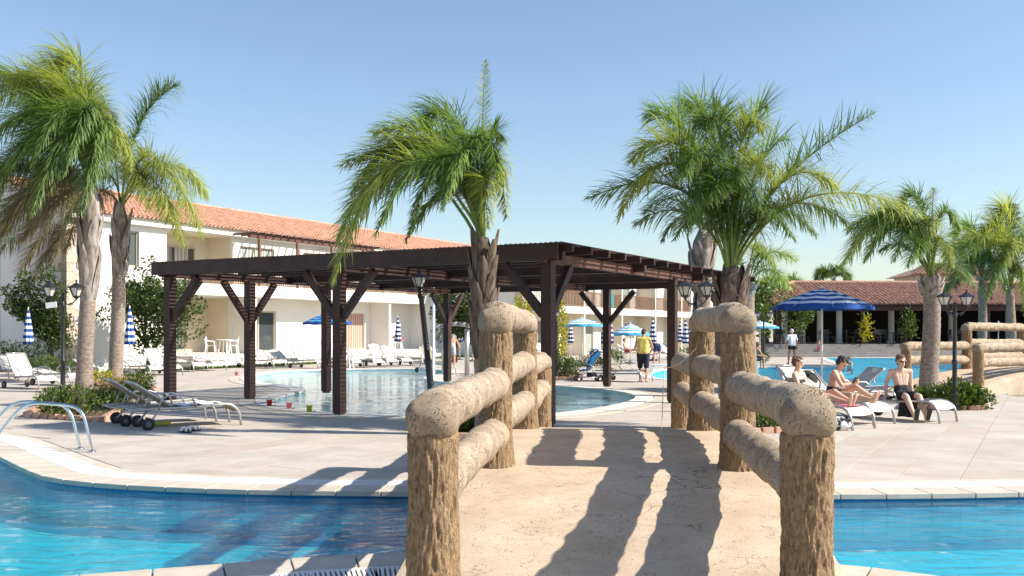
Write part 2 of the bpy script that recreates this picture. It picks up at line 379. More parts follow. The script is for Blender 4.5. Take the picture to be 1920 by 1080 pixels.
M['curtain'] = curtain('pale_curtain_behind_glass', (0.22,0.24,0.22), (0.46,0.47,0.43))
M['curtain_pink'] = curtain('pink_curtain_behind_glass', (0.36,0.14,0.11), (0.56,0.44,0.37))
M['curtain_green'] = curtain('green_grey_curtain', (0.14,0.19,0.155), (0.28,0.32,0.27))
M['skin_pale'] = mat('pale_skin', (0.62,0.40,0.30), (0.68,0.46,0.36), scale=8, rough=0.5, spec=0.35)
M['skin_tan'] = mat('sunburnt_skin', (0.50,0.25,0.16), (0.57,0.31,0.21), scale=8, rough=0.5, spec=0.35)
M['skin_light'] = mat('light_skin', (0.60,0.36,0.26), (0.66,0.42,0.32), scale=8, rough=0.5, spec=0.35)
M['hair_brown'] = mat('brown_hair', (0.10,0.05,0.025), (0.19,0.10,0.05), scale=30, rough=0.6, bump=0.5, bscale=90)
M['hair_black'] = mat('black_hair', (0.010,0.008,0.008), (0.022,0.018,0.016), scale=30, rough=0.5, bump=0.5, bscale=90)
M['hair_white'] = mat('white_hair', (0.60,0.58,0.55), (0.72,0.70,0.67), scale=30, rough=0.7, bump=0.5, bscale=90)
M['black_cloth'] = mat('black_cloth', (0.012,0.012,0.014), (0.026,0.026,0.03), scale=12, rough=0.85)
M['navy_cloth'] = mat('navy_cloth', (0.012,0.016,0.035), (0.02,0.026,0.05), scale=12, rough=0.85)
M['blue_cloth'] = mat('dark_blue_cloth', (0.015,0.04,0.11), (0.025,0.055,0.15), scale=12, rough=0.85)
M['yellow_cloth'] = mat('yellow_cloth', (0.68,0.55,0.12), (0.76,0.64,0.20), scale=9, rough=0.85, bump=0.4, bscale=14)
M['white_cloth'] = mat('white_cloth', (0.72,0.72,0.74), (0.80,0.80,0.81), scale=9, rough=0.85, bump=0.4, bscale=14)
M['grey_cloth'] = mat('grey_blue_cloth', (0.30,0.33,0.36), (0.46,0.48,0.50), scale=16, rough=0.85)
M['pink_cloth'] = mat('pink_towel', (0.62,0.13,0.24), (0.72,0.26,0.36), scale=12, rough=0.95, bump=0.5, bscale=120)
M['towel_pattern'] = mat('black_white_towel', (0.02,0.02,0.025), (0.70,0.70,0.70), scale=9, rough=0.95, ramp=(0.48,0.52))
M['blue_stroller'] = mat('bright_blue_fabric', (0.01,0.12,0.32), (0.015,0.18,0.42), scale=6, rough=0.7)
M['red'] = mat('red_plastic', (0.50,0.02,0.02), (0.60,0.04,0.03), scale=6, rough=0.4)
M['lime'] = mat('lime_plastic', (0.40,0.50,0.03), (0.50,0.60,0.06), scale=6, rough=0.4)
M['yellow'] = mat('yellow_plastic', (0.75,0.48,0.02), (0.80,0.55,0.04), scale=6, rough=0.4)
M['pinkplastic'] = mat('pink_plastic', (0.70,0.16,0.22), (0.75,0.22,0.28), scale=6, rough=0.4)
M['rope'] = mat('pale_rope', (0.62,0.56,0.45), (0.70,0.64,0.53), scale=60, rough=0.9)
def watermat(name, tint, rscale, rdepth, refr=0.35):
    m, nt, b, out = nodes(name); nt.nodes.remove(b)
    v = coords(nt, (1.0, 1.0, 1.0))
    n1 = N(nt, 'ShaderNodeTexNoise', i_Scale=rscale, i_Detail=5, i_Roughness=0.55, i_Distortion=0.8)
    mp = N(nt, 'ShaderNodeMapping'); mp.inputs['Scale'].default_value = (0.55, 1.5, 1); mp.inputs['Rotation'].default_value = (0,0,R(-12))
    nt.links.new(v, mp.inputs[0]); nt.links.new(mp.outputs[0], n1.inputs['Vector'])
    bp = N(nt, 'ShaderNodeBump', i_Strength=1.0, i_Distance=rdepth); nt.links.new(n1.outputs[0], bp.inputs['Height'])
    lw = N(nt, 'ShaderNodeLayerWeight', i_Blend=0.5); nt.links.new(bp.outputs[0], lw.inputs['Normal'])      # Schlick's Fresnel, the same from both sides
    pw_ = N(nt, 'ShaderNodeMath', operation='POWER'); pw_.inputs[1].default_value = 5.0; nt.links.new(lw.outputs['Facing'], pw_.inputs[0])
    fr = N(nt, 'ShaderNodeMath', operation='MULTIPLY_ADD'); fr.inputs[1].default_value = 0.98; fr.inputs[2].default_value = 0.02; nt.links.new(pw_.outputs[0], fr.inputs[0])
    gl = N(nt, 'ShaderNodeBsdfGlossy'); gl.inputs['Roughness'].default_value = 0.03; nt.links.new(bp.outputs[0], gl.inputs['Normal'])
    tr = N(nt, 'ShaderNodeBsdfTransparent'); tr.inputs[0].default_value = rgb(tint)
    rf = N(nt, 'ShaderNodeBsdfRefraction'); rf.inputs['IOR'].default_value = 1.33; rf.inputs['Roughness'].default_value = 0.02; rf.inputs[0].default_value = rgb(tint); nt.links.new(bp.outputs[0], rf.inputs['Normal'])
    m1 = N(nt, 'ShaderNodeMixShader'); m1.inputs[0].default_value = refr; nt.links.new(tr.outputs[0], m1.inputs[1]); nt.links.new(rf.outputs[0], m1.inputs[2])
    m2 = N(nt, 'ShaderNodeMixShader'); nt.links.new(fr.outputs[0], m2.inputs[0]); nt.links.new(m1.outputs[0], m2.inputs[1]); nt.links.new(gl.outputs[0], m2.inputs[2])
    nt.links.new(m2.outputs[0], out.inputs[0]); return m
M['water'] = watermat('pool_water', (0.86,0.985,1.0), 4.2, 0.024, 0.25)
M['water_far'] = watermat('main_pool_water', (0.86,0.985,1.0), 2.0, 0.16, 0.2)
M['water_pale'] = watermat('shallow_pool_water', (0.95,0.985,0.99), 2.0, 0.05, 0.2)
def mosaic(name, c1, c2, line):
    m, nt, b, out = nodes(name); v = coords(nt)
    bk = N(nt, 'ShaderNodeTexBrick'); bk.offset = 0.0; bk.inputs['Scale'].default_value = 1.0; bk.inputs['Color1'].default_value = rgb(c1); bk.inputs['Color2'].default_value = rgb(c2); bk.inputs['Mortar'].default_value = rgb(line)
    bk.inputs['Mortar Size'].default_value = 0.006; bk.inputs['Brick Width'].default_value = 0.25; bk.inputs['Row Height'].default_value = 0.25
    nt.links.new(v, bk.inputs['Vector']); nt.links.new(bk.outputs['Color'], b.inputs['Base Color']); b.inputs['Roughness'].default_value = 0.3
    return m
M['pool_tile'] = mosaic('turquoise_pool_tile', (0.018,0.60,0.80), (0.028,0.65,0.84), (0.012,0.48,0.70))
M['pool_tile_far'] = mosaic('bright_turquoise_pool_tile', (0.012,0.60,0.80), (0.02,0.66,0.84), (0.01,0.50,0.70))
M['pool_tile_dark'] = mosaic('deep_blue_pool_tile', (0.008,0.17,0.36), (0.011,0.20,0.40), (0.006,0.13,0.29))
M['pool_pale'] = mosaic('pale_pool_tile', (0.42,0.72,0.78), (0.47,0.76,0.81), (0.36,0.63,0.70))
# ---------------------------------------------------------------- ground, pools, coping
U = Vector((0.4863, 0.8738, 0)); V = Vector((0.8738, -0.4863, 0))      # the resort's building grid: along the facades, and out from them
def smooth_poly(pts, it=2, closed=True):
    for _ in range(it):
        q = []; n = len(pts)
        for i in range(n if closed else n-1):
            a, b = pts[i], pts[(i+1)%n]
            q.append((a[0]*0.75+b[0]*0.25, a[1]*0.75+b[1]*0.25)); q.append((a[0]*0.25+b[0]*0.75, a[1]*0.25+b[1]*0.75))
        pts = q if closed else [pts[0]] + q + [pts[-1]]
    return pts
def g2(L): return [tuple(G(x, y)[:2]) for x, y in L]
far_edge = smooth_poly([(-9.5,15.5),(-8.0,14.2)] + g2([(0,857),(73,893),(110,901),(203,911),(447,922),(762,925)]) + [(1.0,9.65)] + g2([(1561,931),(1920,927)]) + [(9.5,10.4),(13,12.0)], 2, False)
near_edge = smooth_poly([(13,3.6),(6.0,4.4)] + g2([(1694,1079),(1561,1062)]) + [(1.0,7.05)] + g2([(762,1037),(215,1080)]) + [(-6.2,5.2),(-10,4.6)], 2, False)
POOL_A = far_edge + near_edge
POOL_B = smooth_poly(g2([(470,712),(480,703),(520,696.5),(611,693),(720,692),(803,692.5),(842,695),(838,700),(800,706),(793,711),(825,717.5),(900,720),(960,721),(1030,723),(1120,729.5),(1180,737),(1198,746),(1170,757),(1100,770),(1000,780),(880,783.5),(760,782),(640,777.5),(560,769),(515,758),(512,748),(545,738),(578,732),(560,726),(500,720)]), 2)
POOL_C = smooth_poly(g2([(1215,701),(1240,693),(1300,689),(1424,688)]),2,False) + g2([(1540,688),(1586,685.5),(1545,671),(1705,671),(1850,675),(2000,684)]) + smooth_poly(g2([(1990,690),(1880,697),(1790,712),(1700,724),(1500,727),(1420,720),(1300,715),(1230,710)]),2,False)
POOL_D = smooth_poly(g2([(1885,737),(1900,731.5),(1960,729),(2010,733),(2000,744),(1920,744.5),(1889,743)]), 2)
def inside(p, poly):
    c = False; n = len(poly); x, y = p[0], p[1]
    for i in range(n):
        x1, y1 = poly[i][:2]; x2, y2 = poly[(i+1)%n][:2]
        if (y1 > y) != (y2 > y) and x < (x2-x1)*(y-y1)/(y2-y1)+x1: c = not c
    return c
def area(poly): return sum(poly[i][0]*poly[(i+1)%len(poly)][1]-poly[(i+1)%len(poly)][0]*poly[i][1] for i in range(len(poly)))/2
def offset(pts, dist, closed=True):
    "pts moved to the right-hand side of their direction"
    n = len(pts); out = []
    for i in range(n):
        a = pts[(i-1)%n] if (closed or i>0) else pts[i]; b = pts[(i+1)%n] if (closed or i<n-1) else pts[i]
        t = Vector((b[0]-a[0], b[1]-a[1])); t.normalize(); out.append((pts[i][0]+t.y*dist, pts[i][1]-t.x*dist))
    return out
POOLS = [POOL_A, POOL_B, POOL_C, POOL_D]
POOLS = [p if area(p) > 0 else p[::-1] for p in POOLS]; POOL_A, POOL_B, POOL_C, POOL_D = POOLS    # anticlockwise: right-hand side is outside
vv, ee = [], []
for poly in [[(-1800,-60),(1800,-60),(1800,4000),(-1800,4000)]] + POOLS:
    b = len(vv); vv += [Vector(p[:2]) for p in poly]; ee += [(b+i, b+(i+1)%len(poly)) for i in range(len(poly))]
cv, ce, cf, *_ = delaunay_2d_cdt(vv, ee, [], 0, 1e-5)
keep = []
for f in cf:
    c = sum((cv[i] for i in f), Vector((0,0)))/len(f)
    if not any(inside(c, p) for p in POOLS): keep.append(tuple(f))
ground = struct(MB().add([(p.x,p.y,0) for p in cv], keep).build('ground', M['paving']))
def face_up(f, a):
    p, q, r = a[f[0]], a[f[1]], a[f[2]]
    return tuple(f) if (q.x-p.x)*(r.y-p.y)-(q.y-p.y)*(r.x-p.x) > 0 else tuple(f)[::-1]
def pool(name, poly, depth, wl, wmat, tile, band, grid=0.4, amp=0.006, wave=1.0):
    n = len(poly); mb = MB()
    mb.add([(p[0],p[1],0.0) for p in poly]+[(p[0],p[1],-0.12) for p in poly], [(i,n+i,n+(i+1)%n,(i+1)%n) for i in range(n)], 1)
    mb.add([(p[0],p[1],-0.12) for p in poly]+[(p[0],p[1],-depth) for p in poly], [(i,n+i,n+(i+1)%n,(i+1)%n) for i in range(n)], 0)
    def sheet(z, name_, mts, mi=0):
        a, e, f, *_ = delaunay_2d_cdt([Vector(p[:2]) for p in poly], [(i,(i+1)%n) for i in range(n)], [], 1, 1e-5)
        return [(p.x,p.y,z) for p in a], [tuple(x) for x in f]
    vs_, fs_ = sheet(-depth, '', None); mb.add(vs_, fs_, 0)
    if band:                                       # dark line of tiles along the foot of the wall
        q = offset(poly, -0.45)
        mb.add([(p[0],p[1],-depth+0.004) for p in poly]+[(p[0],p[1],-depth+0.004) for p in q], [(i,(i+1)%n,n+(i+1)%n,n+i) for i in range(n)], 1)
    bs = struct(mb.build(name+'_basin', [tile, M['pool_tile_dark'] if band else tile]))
    # the water surface: a fine mesh with real wavelets
    xs = [p[0] for p in poly]; ys = [p[1] for p in poly]; pts = [Vector(p[:2]) for p in poly]; rw = random.Random(6); y = min(ys)
    while y < max(ys):
        x = min(xs)
        while x < max(xs):
            q = Vector((x+rw.uniform(-.2,.2)*grid, y+rw.uniform(-.2,.2)*grid))
            if inside(q, poly) and abs(CX + q.x*F/max(q.y,2) - 960) < 1300: pts.append(q)
            x += grid
        y += grid
    a, e, f, *_ = delaunay_2d_cdt(pts, [(i,(i+1)%n) for i in range(n)], [], 1, 1e-5)
    def hz(p): return amp*(noise.noise(Vector((p.x*1.6/wave,p.y*2.4/wave,1.0))) + 0.5*noise.noise(Vector((p.x*3.7/wave,p.y*5.2/wave,4.0))))
    wt = struct(MB().add([(p.x,p.y,wl+hz(p)) for p in a], [face_up(x, a) for x in f]).build(name+'_water', wmat, None, True))
pool('foreground_pool', POOL_A, 0.45, -0.045, M['water'], M['pool_tile'], True, 0.11, 0.010, 0.8)
pool('round_pool', POOL_B, 0.25, -0.05, M['water_pale'], M['pool_pale'], False)
pool('main_pool', POOL_C, 0.60, -0.05, M['water_far'], M['pool_tile_far'], False)
pool('side_pool', POOL_D, 1.0, -0.08, M['water'], M['pool_tile_dark'], False)
# coping stones laid one by one along the near pool, with a slotted white drain grate behind them
def resample(pts, step):
    out = [Vector(pts[0][:2])]; need = step
    for i in range(len(pts)-1):
        a, b = Vector(pts[i][:2]), Vector(pts[i+1][:2]); L = (b-a).length; pos = 0.0
        while L-pos >= need:
            pos += need; out.append(a+(b-a)*(pos/L)); need = step
        need -= L-pos
    return out
def frame_at(pts, i):
    a = pts[max(i-1,0)]; b = pts[min(i+1,len(pts)-1)]; t = (b-a).normalized(); return t, Vector((t.y,-t.x))
def strip(pts, d0, d1, z0, z1, mb, closed=False):
    q0, q1 = offset(pts, d0, closed), offset(pts, d1, closed); n = len(pts); m = n if closed else n-1
    vs_ = [(p[0],p[1],z0) for p in q0]+[(p[0],p[1],z1) for p in q0]+[(p[0],p[1],z1) for p in q1]+[(p[0],p[1],z0) for p in q1]
    fs = []
    for i in range(m):
        j = (i+1)%n
        for a, b in ((0,1),(1,2),(2,3)): fs.append((a*n+i, b*n+i, b*n+j, a*n+j))
    mb.add(vs_, [f[::-1] for f in fs])
    return mb
for k, edge in enumerate((far_edge, near_edge)):
    edge = [p for p in edge]
    # outside is on the right-hand side for the anticlockwise pool: make each run that way
    mid = len(edge)//2; t = Vector((edge[mid+1][0]-edge[mid][0], edge[mid+1][1]-edge[mid][1])).normalized()
    if inside((edge[mid][0]+t.y*0.3, edge[mid][1]-t.x*0.3), POOL_A): edge = edge[::-1]
    cop = struct(strip(edge, 0.03, 0.36, -0.05, 0.004, MB()).build('pool_coping', M['gutter']))
    pts = resample(edge, 0.46)
    for i in range(len(pts)-1):
        a, b = pts[i], pts[i+1]
        if max(abs(a.x), abs(b.x)) > 9.5: continue
        ta, na = frame_at(pts, i); tb, nb = frame_at(pts, i+1); g = 0.006
        a2, b2 = a+ta*g, b-tb*g; w0, w1 = -0.03, 0.36
        c = (a+b)/2
        poly = [a2+na*w0, b2+nb*w0, b2+nb*w1, a2+na*w1]; poly = [(p.x-c.x, p.y-c.y) for p in poly][::-1]
        o = MB().prism(poly if area(poly) > 0 else poly[::-1], -0.03, 0.022).build('coping_stone', M['coping'], cop, bevel=0.006); o.location = (c.x, c.y, 0)
    gut = struct(strip(edge, 0.37, 0.70, -0.02, 0.004, MB()).build('drain_channel', M['gutter']))
    mb = MB(); strip(edge, 0.37, 0.40, 0.0, 0.020, mb); strip(edge, 0.67, 0.70, 0.0, 0.020, mb)
    gp = resample(edge, 0.034)
    for i, p in enumerate(gp):
        if abs(p.x) > 9.5: continue
        t, n_ = frame_at(gp, i); q0, q1 = p+n_*0.395, p+n_*0.675
        mb.bar((q0.x,q0.y,0.012), (q1.x,q1.y,0.012), 0.020, 0.012)
    tag(mb.build('drain_grate', M['grate'], gut), kind='stuff')
    struct(strip(edge, 0.71, 0.86, 0.0, 0.016, MB()).build('coping_border', M['coping']))
struct(strip(POOL_B, -0.02, 0.42, -0.03, 0.02, MB(), True).build('round_pool_coping', M['coping_pale']))
struct(strip(POOL_B, 0.45, 0.80, 0.0, 0.012, MB(), True).build('round_pool_border', M['coping']))
struct(strip(POOL_C, -0.02, 0.38, -0.03, 0.02, MB(), True).build('main_pool_coping', M['coping_pale']))
# paving slabs, laid along the building grid
blocked = [offset(POOL_A, 0.9), offset(POOL_B, 0.85), offset(POOL_C, 0.45)]
SW, SL = 0.62, 1.24
slab_me = None
def slab_mesh(m):
    mb = MB().box((0,0,0.002), (SW-0.008, SL-0.008, 0.012)); me = mb.mesh('paving_slab', m)
    bm = bmesh.new(); bm.from_mesh(me); bmesh.ops.bevel(bm, geom=[e for e in bm.edges if all(v.co.z > 0 for v in e.verts)], offset=0.0015, segments=1, affect='EDGES'); bm.to_mesh(me); bm.free(); return me
sm1, sm2 = slab_mesh(M['slab']), slab_mesh(M['slab_pink'])
cands = []
rs = random.Random(3)
def nearest_edge(c, poly):
    best = None
    for i in range(len(poly)):
        a, b = Vector(poly[i][:2]), Vector(poly[(i+1)%len(poly)][:2]); ab = b-a
        if ab.length < 1e-6: continue
        t = max(0, min(1, (c-a).dot(ab)/ab.length_squared)); q = a+ab*t; d = (c-q).length
        if best is None or d < best[0]: best = (d, q, Vector((ab.y,-ab.x)).normalized())
    return best
def clip(poly, q, n):
    out = []
    for i in range(len(poly)):
        a, b = poly[i], poly[(i+1)%len(poly)]; da, db = (a-q).dot(n), (b-q).dot(n)
        if da >= 0: out.append(a)
        if (da >= 0) != (db >= 0): out.append(a+(b-a)*(da/(da-db)))
    return out
U2, V2 = Vector((U.x,U.y)), Vector((V.x,V.y))
for i in range(-30, 40):
    for j in range(-20, 40):
        c = V2*(i*SW) + U2*((j + (0.5 if i % 2 else 0.0))*SL) + Vector((0,10))
        if not (9.4 < c.y < 22 and -11 < c.x < 12): continue
        px = CX + c.x*F/c.y
        if not (-80 < px < 2000): continue
        if -0.9 < c.x - (c.y-9.45)*0.097 - 1.0 < 0.9 and c.y < 14.4: continue
        quad = [c + V2*(a*(SW/2-0.004)) + U2*(b*(SL/2-0.004)) for a, b in ((-1,-1),(1,-1),(1,1),(-1,1))]
        cut = False
        for bp_ in blocked:
            test = quad + [c, c+U2*SL*0.25, c-U2*SL*0.25]
            if any(inside(q, bp_) for q in test):
                d_, q, n = nearest_edge(c, bp_); quad = clip(quad, q, n); cut = True
                if len(quad) < 3 or abs(area(quad)) < 0.05: quad = []; break
        if quad: cands.append((c.y, c, quad if cut else None))
cands.sort(key=lambda t: t[0])
rotz = math.atan2(U.y, U.x) - math.pi/2
for y, c, quad in cands[:300]:
    m_ = M['slab_pink'] if rs.random() < 0.06 else M['slab']; z = rs.uniform(-0.0005,0.0008)
    if quad is None: inst(sm2 if m_ == M['slab_pink'] else sm1, 'paving_slab', ground, (c.x, c.y, z), (0,0,rotz))
    else:
        if area(quad) < 0: quad = quad[::-1]
        MB().prism([(q.x-c.x,q.y-c.y) for q in quad], -0.004, 0.008).build('paving_slab', m_, ground, loc=(c.x,c.y,z))
# ---------------------------------------------------------------- footbridges of cast concrete logs
PY = (-4.42, -1.48, 1.48, 4.42)
def deck_z(y): return max(0.57 - 0.0212*y*y, -0.25)
def post_mesh(h, seed, r=0.134):
    rows, n = int(h/0.015), 120; mb = MB(); vs_, fs = [], []
    for i in range(rows+1):
        z = h*i/rows; k = z/h
        base = r*(1.0 + 0.34*math.exp(-z/0.16) + 0.03*math.sin(k*7+seed))
        for j in range(n):
            a = 2*math.pi*j/n; ca, sa = math.cos(a), math.sin(a)
            tw = noise.noise(Vector((ca*2, sa*2, z*2.2+seed)))*0.9
            p2 = Vector((math.cos(a+tw*0.22)*6.0, math.sin(a+tw*0.22)*6.0, z*5.2+seed*7))
            p3 = Vector((math.cos(a-tw*0.15)*11.0, math.sin(a-tw*0.15)*11.0, z*10+seed*3))
            r1 = 1 - abs(noise.noise(p2))*2.6; r2 = 1 - abs(noise.noise(p3))*2.6
            rr = base + 0.0085*(r1-0.4) + 0.0075*(r2-0.4) + 0.003*noise.noise(Vector((ca*20,sa*20,z*22)))
            if i == rows: rr *= 0.97
            vs_.append((ca*rr, sa*rr, z))
    for i in range(rows):
        for j in range(n):
            j2 = (j+1)%n; fs.append((i*n+j, i*n+j2, (i+1)*n+j2, (i+1)*n+j))
    fs.append(tuple(range(n-1,-1,-1))); fs.append(tuple(rows*n+j for j in range(n)))
    return mb.add(vs_, fs).mesh('post', M['bark'], True)
def cap_mesh(seed, hx=0.143, hy=0.155, h=0.245):
    def fn(p):
        q = Vector((p.x/hx, p.y/hy, p.z/(h*0.5)))
        e = 3.4
        L = (abs(q.x)**e + abs(q.y)**e)**(1/e); L = (L**2.6 + abs(q.z)**2.6)**(1/2.6)
        q = q / max(L, 1e-4)
        p2 = Vector((q.x*hx, q.y*hy, q.z*h*0.5))
        if p2.z < -h*0.40: p2.z = -h*0.40
        d = noise.noise(p2*9+Vector((seed,0,0)))*0.008 + noise.noise(p2*28+Vector((0,seed,0)))*0.003
        return p2 + p2.normalized()*d
    return MB().ball((0,0,0), (hx,hy,h/2), n=48, fn=fn).mesh('post_cap', M['cap'], True)
def rail_mesh(L, seed, r=0.124):
    m, n = 90, 40
    pts = [(0, -L/2 + L*i/m, 0) for i in range(m+1)]
    rad = []
    for i in range(m+1):
        e = min(i, m-i)/m*L
        rad.append(r*(1.0 + 0.07*math.exp(-((e-0.17)/0.10)**2) + 0.04*math.sin(i*0.11+seed)) )
    def wob(q, p, i, k):
        d = q - p
        return q + d.normalized()*(0.018*noise.noise(q*5+Vector((seed,0,0))) + 0.006*noise.noise(q*14+Vector((0,seed,0))))
    return MB().tube(pts, rad, n, wob=wob).mesh('rail', M['rail'], True)
tops = (1.10, 1.64, 1.64, 1.10)
pm = {}
def footbridge(loc, rz, label, detail=0):
    o = thing('footbridge', label, 'bridge', loc, rz, 'log-look footbridges')
    mb = MB(); ny, nx = 96, 24; hw = 1.30; vs_ = []; fs = []
    for i in range(ny+1):
        y = -6.2 + 12.4*i/ny
        for j in range(nx+1):
            x = -hw + 2*hw*j/nx
            e = 1 - min(1, (hw-abs(x))/0.05)
            z = max(deck_z(y), -0.04) - 0.03*e*e + 0.006*noise.noise(Vector((x*1.5, y*1.5, 0))) + 0.003*noise.noise(Vector((x*6, y*6, 3)))
            vs_.append((x + (0.015*noise.noise(Vector((0,y*2,x))) if abs(abs(x)-hw) < 0.01 else 0), y, z))
    for i in range(ny):
        for j in range(nx):
            a = i*(nx+1)+j; fs.append((a, a+1, a+nx+2, a+nx+1))
    b0 = len(vs_)
    for s_ in (0, nx):                                # side faces and underside (an arch over the water)
        for i in range(ny+1):
            p = vs_[i*(nx+1)+s_]; y = p[1]
            vs_.append((p[0], y, min(p[2]-0.05, max(-0.3, 0.27-0.060*y*y) if abs(y) < 2.2 else -0.3)))
    for q, s_ in enumerate((0, nx)):
        for i in range(ny):
            a = i*(nx+1)+s_; b = (i+1)*(nx+1)+s_; c = b0+q*(ny+1)+i; d = c+1
            fs.append((a,b,d,c) if q == 0 else (b,a,c,d))
    for i in range(ny): fs.append((b0+i, b0+i+1, b0+ny+1+i+1, b0+ny+1+i))
    dk = mb.add(vs_, fs).build('deck', M['deck_sand'], o, True); autosmooth(dk, 50)
    rnd = random.Random(int(abs(rz)*100))
    for s_ in (-1, 1):
        ys = PY if s_ < 0 else (PY[0]+0.22,)+PY[1:]
        for k, y in enumerate(ys):
            zb = deck_z(y) - 0.06 if k in (1,2) else -0.08
            key = (k, s_)
            if key not in pm: pm[key] = (post_mesh(tops[k]-zb, k*3.1+s_), cap_mesh(k*2.3+s_*5))
            # rails meet the cap: cap is centred on the top rail
            po = inst(pm[key][0], 'post', o, (s_*1.0, y, zb), (0,0,0))
            inst(pm[key][1], 'post_cap', po, (0, 0, tops[k]-zb+0.083), (0,0,0))
        for k in range(3):
            L = ys[k+1]-ys[k]; yc = (ys[k]+ys[k+1])/2
            zs = (1.255, 0.80) if k != 1 else (1.785, 1.27, 0.83)
            if k == 1: zs = (1.765, 1.27, 0.85)
            for q, z in enumerate(zs):
                if k in (0, 2) and q == 0: z = 1.205
                key = ('r', k, q, s_)
                if key not in pm: pm[key] = rail_mesh(L, k*5+q*2.2+s_)
                r_ = inst(pm[key], 'rail', o, (s_*1.0, yc, z), (rnd.uniform(-0.012,0.012), 0, 0))
    return o
main_bridge = footbridge((1.0, 9.45, 0), -R(5.55), 'large sand-coloured footbridge with brown log-look posts and rails in the foreground')
footbridge((15.35, 28.6, 0), -R(57), 'distant log-look footbridge at the right edge behind the palm trunk')
rp = thing('rope', 'thin pale rope tied round the middle rail of the right bridge railing', 'rope', (2.05, 10.0, 0))
mb = MB(); a = P(1306,652,8.7); b = P(1246,690,10.2); pts = []
for i in range(9): t = i/8; pts.append(a.lerp(b, t) + Vector((0, 0, -0.05*math.sin(math.pi*t))))
mb.tube(pts, 0.0045, 6); mb.tube([b, P(1243,740,10.2), P(1241,800,10.2), P(1238,826,10.15), P(1228,829,10.1)], 0.0045, 6)
mb.build('cord', M['rope'], rp, True, world=True)

# ---------------------------------------------------------------- pergola over the round pool
PR = Vector((0.62, 16.45, 0)); PW, PL_ = 9.25, 11.3
WV = -V
per = thing('pergola', 'long dark brown timber pergola with slatted flat roof over the round pool', 'pergola', PR)
def pw(u, w, z): return PR + U*u + WV*w + Vector((0,0,z))
def obar(a, b, w, h, name, m, parent=per): return MB().bar(a, b, w, h).build(name, m, parent, world=True)
post_pos = [(0,0,(('w',1),('u',1))), (0,4.55,(('w',1),('w',-1))), (0,PW,(('w',-1),('u',1))), (2.4,PW,(('u',1),('u',-1))), (5.2,PW,()), (6.25,0,()), (PL_,0,(('w',1),('u',-1))), (PL_+0.1,3.85,(('w',1),('w',-1))), (PL_-0.2,PW,(('u',1),('u',-1)))]
for u, w, br in post_pos:
    p = MB().bar(pw(u,w,0.05), pw(u,w,2.85), 0.19, 0.19, up=U).build('post', M['wood'], per, world=True)
    MB().bar(pw(u,w,0.0), pw(u,w,0.07), 0.15, 0.15, up=U).build('post_foot', M['iron'], p).location = -PR
    for ax, s_ in br:
        du = (s_*0.85 if ax == 'u' else 0); dw = (s_*0.85 if ax == 'w' else 0)
        o = MB().bar(pw(u,w,1.92)+ (U*du+WV*dw).normalized()*0.09, pw(u+du,w+dw,2.80), 0.11, 0.14).build('brace', M['wood'], p); o.location = -PR
for u in (0, 3.8, 7.6, PL_):
    obar(pw(u,-0.30,2.925), pw(u,PW+0.08,2.925), 0.12, 0.15, 'beam', M['wood'])
for w in (0, 4.5, PW):
    obar(pw(-0.25,w,2.895), pw(PL_+0.12,w,2.895), 0.10, 0.17, 'side_beam', M['wood_side'] if w == 0 else M['wood'])  # sunward beam coloured lighter than the rest to look lit
obar(pw(-0.36,-0.36,2.98), pw(-0.36,PW+0.14,2.98), 0.055, 0.27, 'fascia_board', M['wood'])
nr = 16
for i in range(nr):
    u = -0.1 + (PL_+0.22)*i/(nr-1)
    obar(pw(u,-0.52,3.045), pw(u,PW+0.16,3.045), 0.075, 0.13, 'rafter', M['wood'])
sl = MB().bar((0,0,0), (PL_+0.60,0,0), 0.034, 0.016).mesh('roof_slat', M['wood'])
ns = 104; ang = math.atan2(U.y, U.x)
for i in range(ns):
    w = -0.44 + (PW+0.58)*i/(ns-1)
    q = U*(-0.42) + WV*w + Vector((0,0,3.119 + random.uniform(-0.003,0.004)))
    inst(sl, 'roof_slat', per, q, (0,0,ang + random.uniform(-0.0008,0.0008)))

# ---------------------------------------------------------------- buildings
def roof_tiles(mb, a, b, up, n_out, rows, pitch, r=0.09):
    "barrel tiles: columns along a->b, courses up the slope vector up"
    a, b, up = Vector(a), Vector(b), Vector(up); L = (b-a).length; t = (b-a)/L
    cols = int(L/pitch); nrm = t.cross(up).normalized()
    if nrm.z < 0: nrm = -nrm
    for c in range(cols):
        base = a + t*(pitch*(c+0.5))
        for k in range(rows):
            p0 = base + up*(k/rows); p1 = base + up*((k+1.06)/rows)
            vs_ = []
            jit = random.uniform(-0.012, 0.012)
            for p, rr, lift in ((p0, r*1.08, 0.035), (p1, r*0.92, 0.012)):
                for q in range(5):
                    an = math.pi*q/4
                    vs_.append(p + t*(math.cos(an)*rr+jit) + nrm*(math.sin(an)*rr*1.05 + lift))
            mb.add(vs_, [(q, q+1, 6+q, 5+q) for q in range(4)] + [(0,1,2,3,4)])
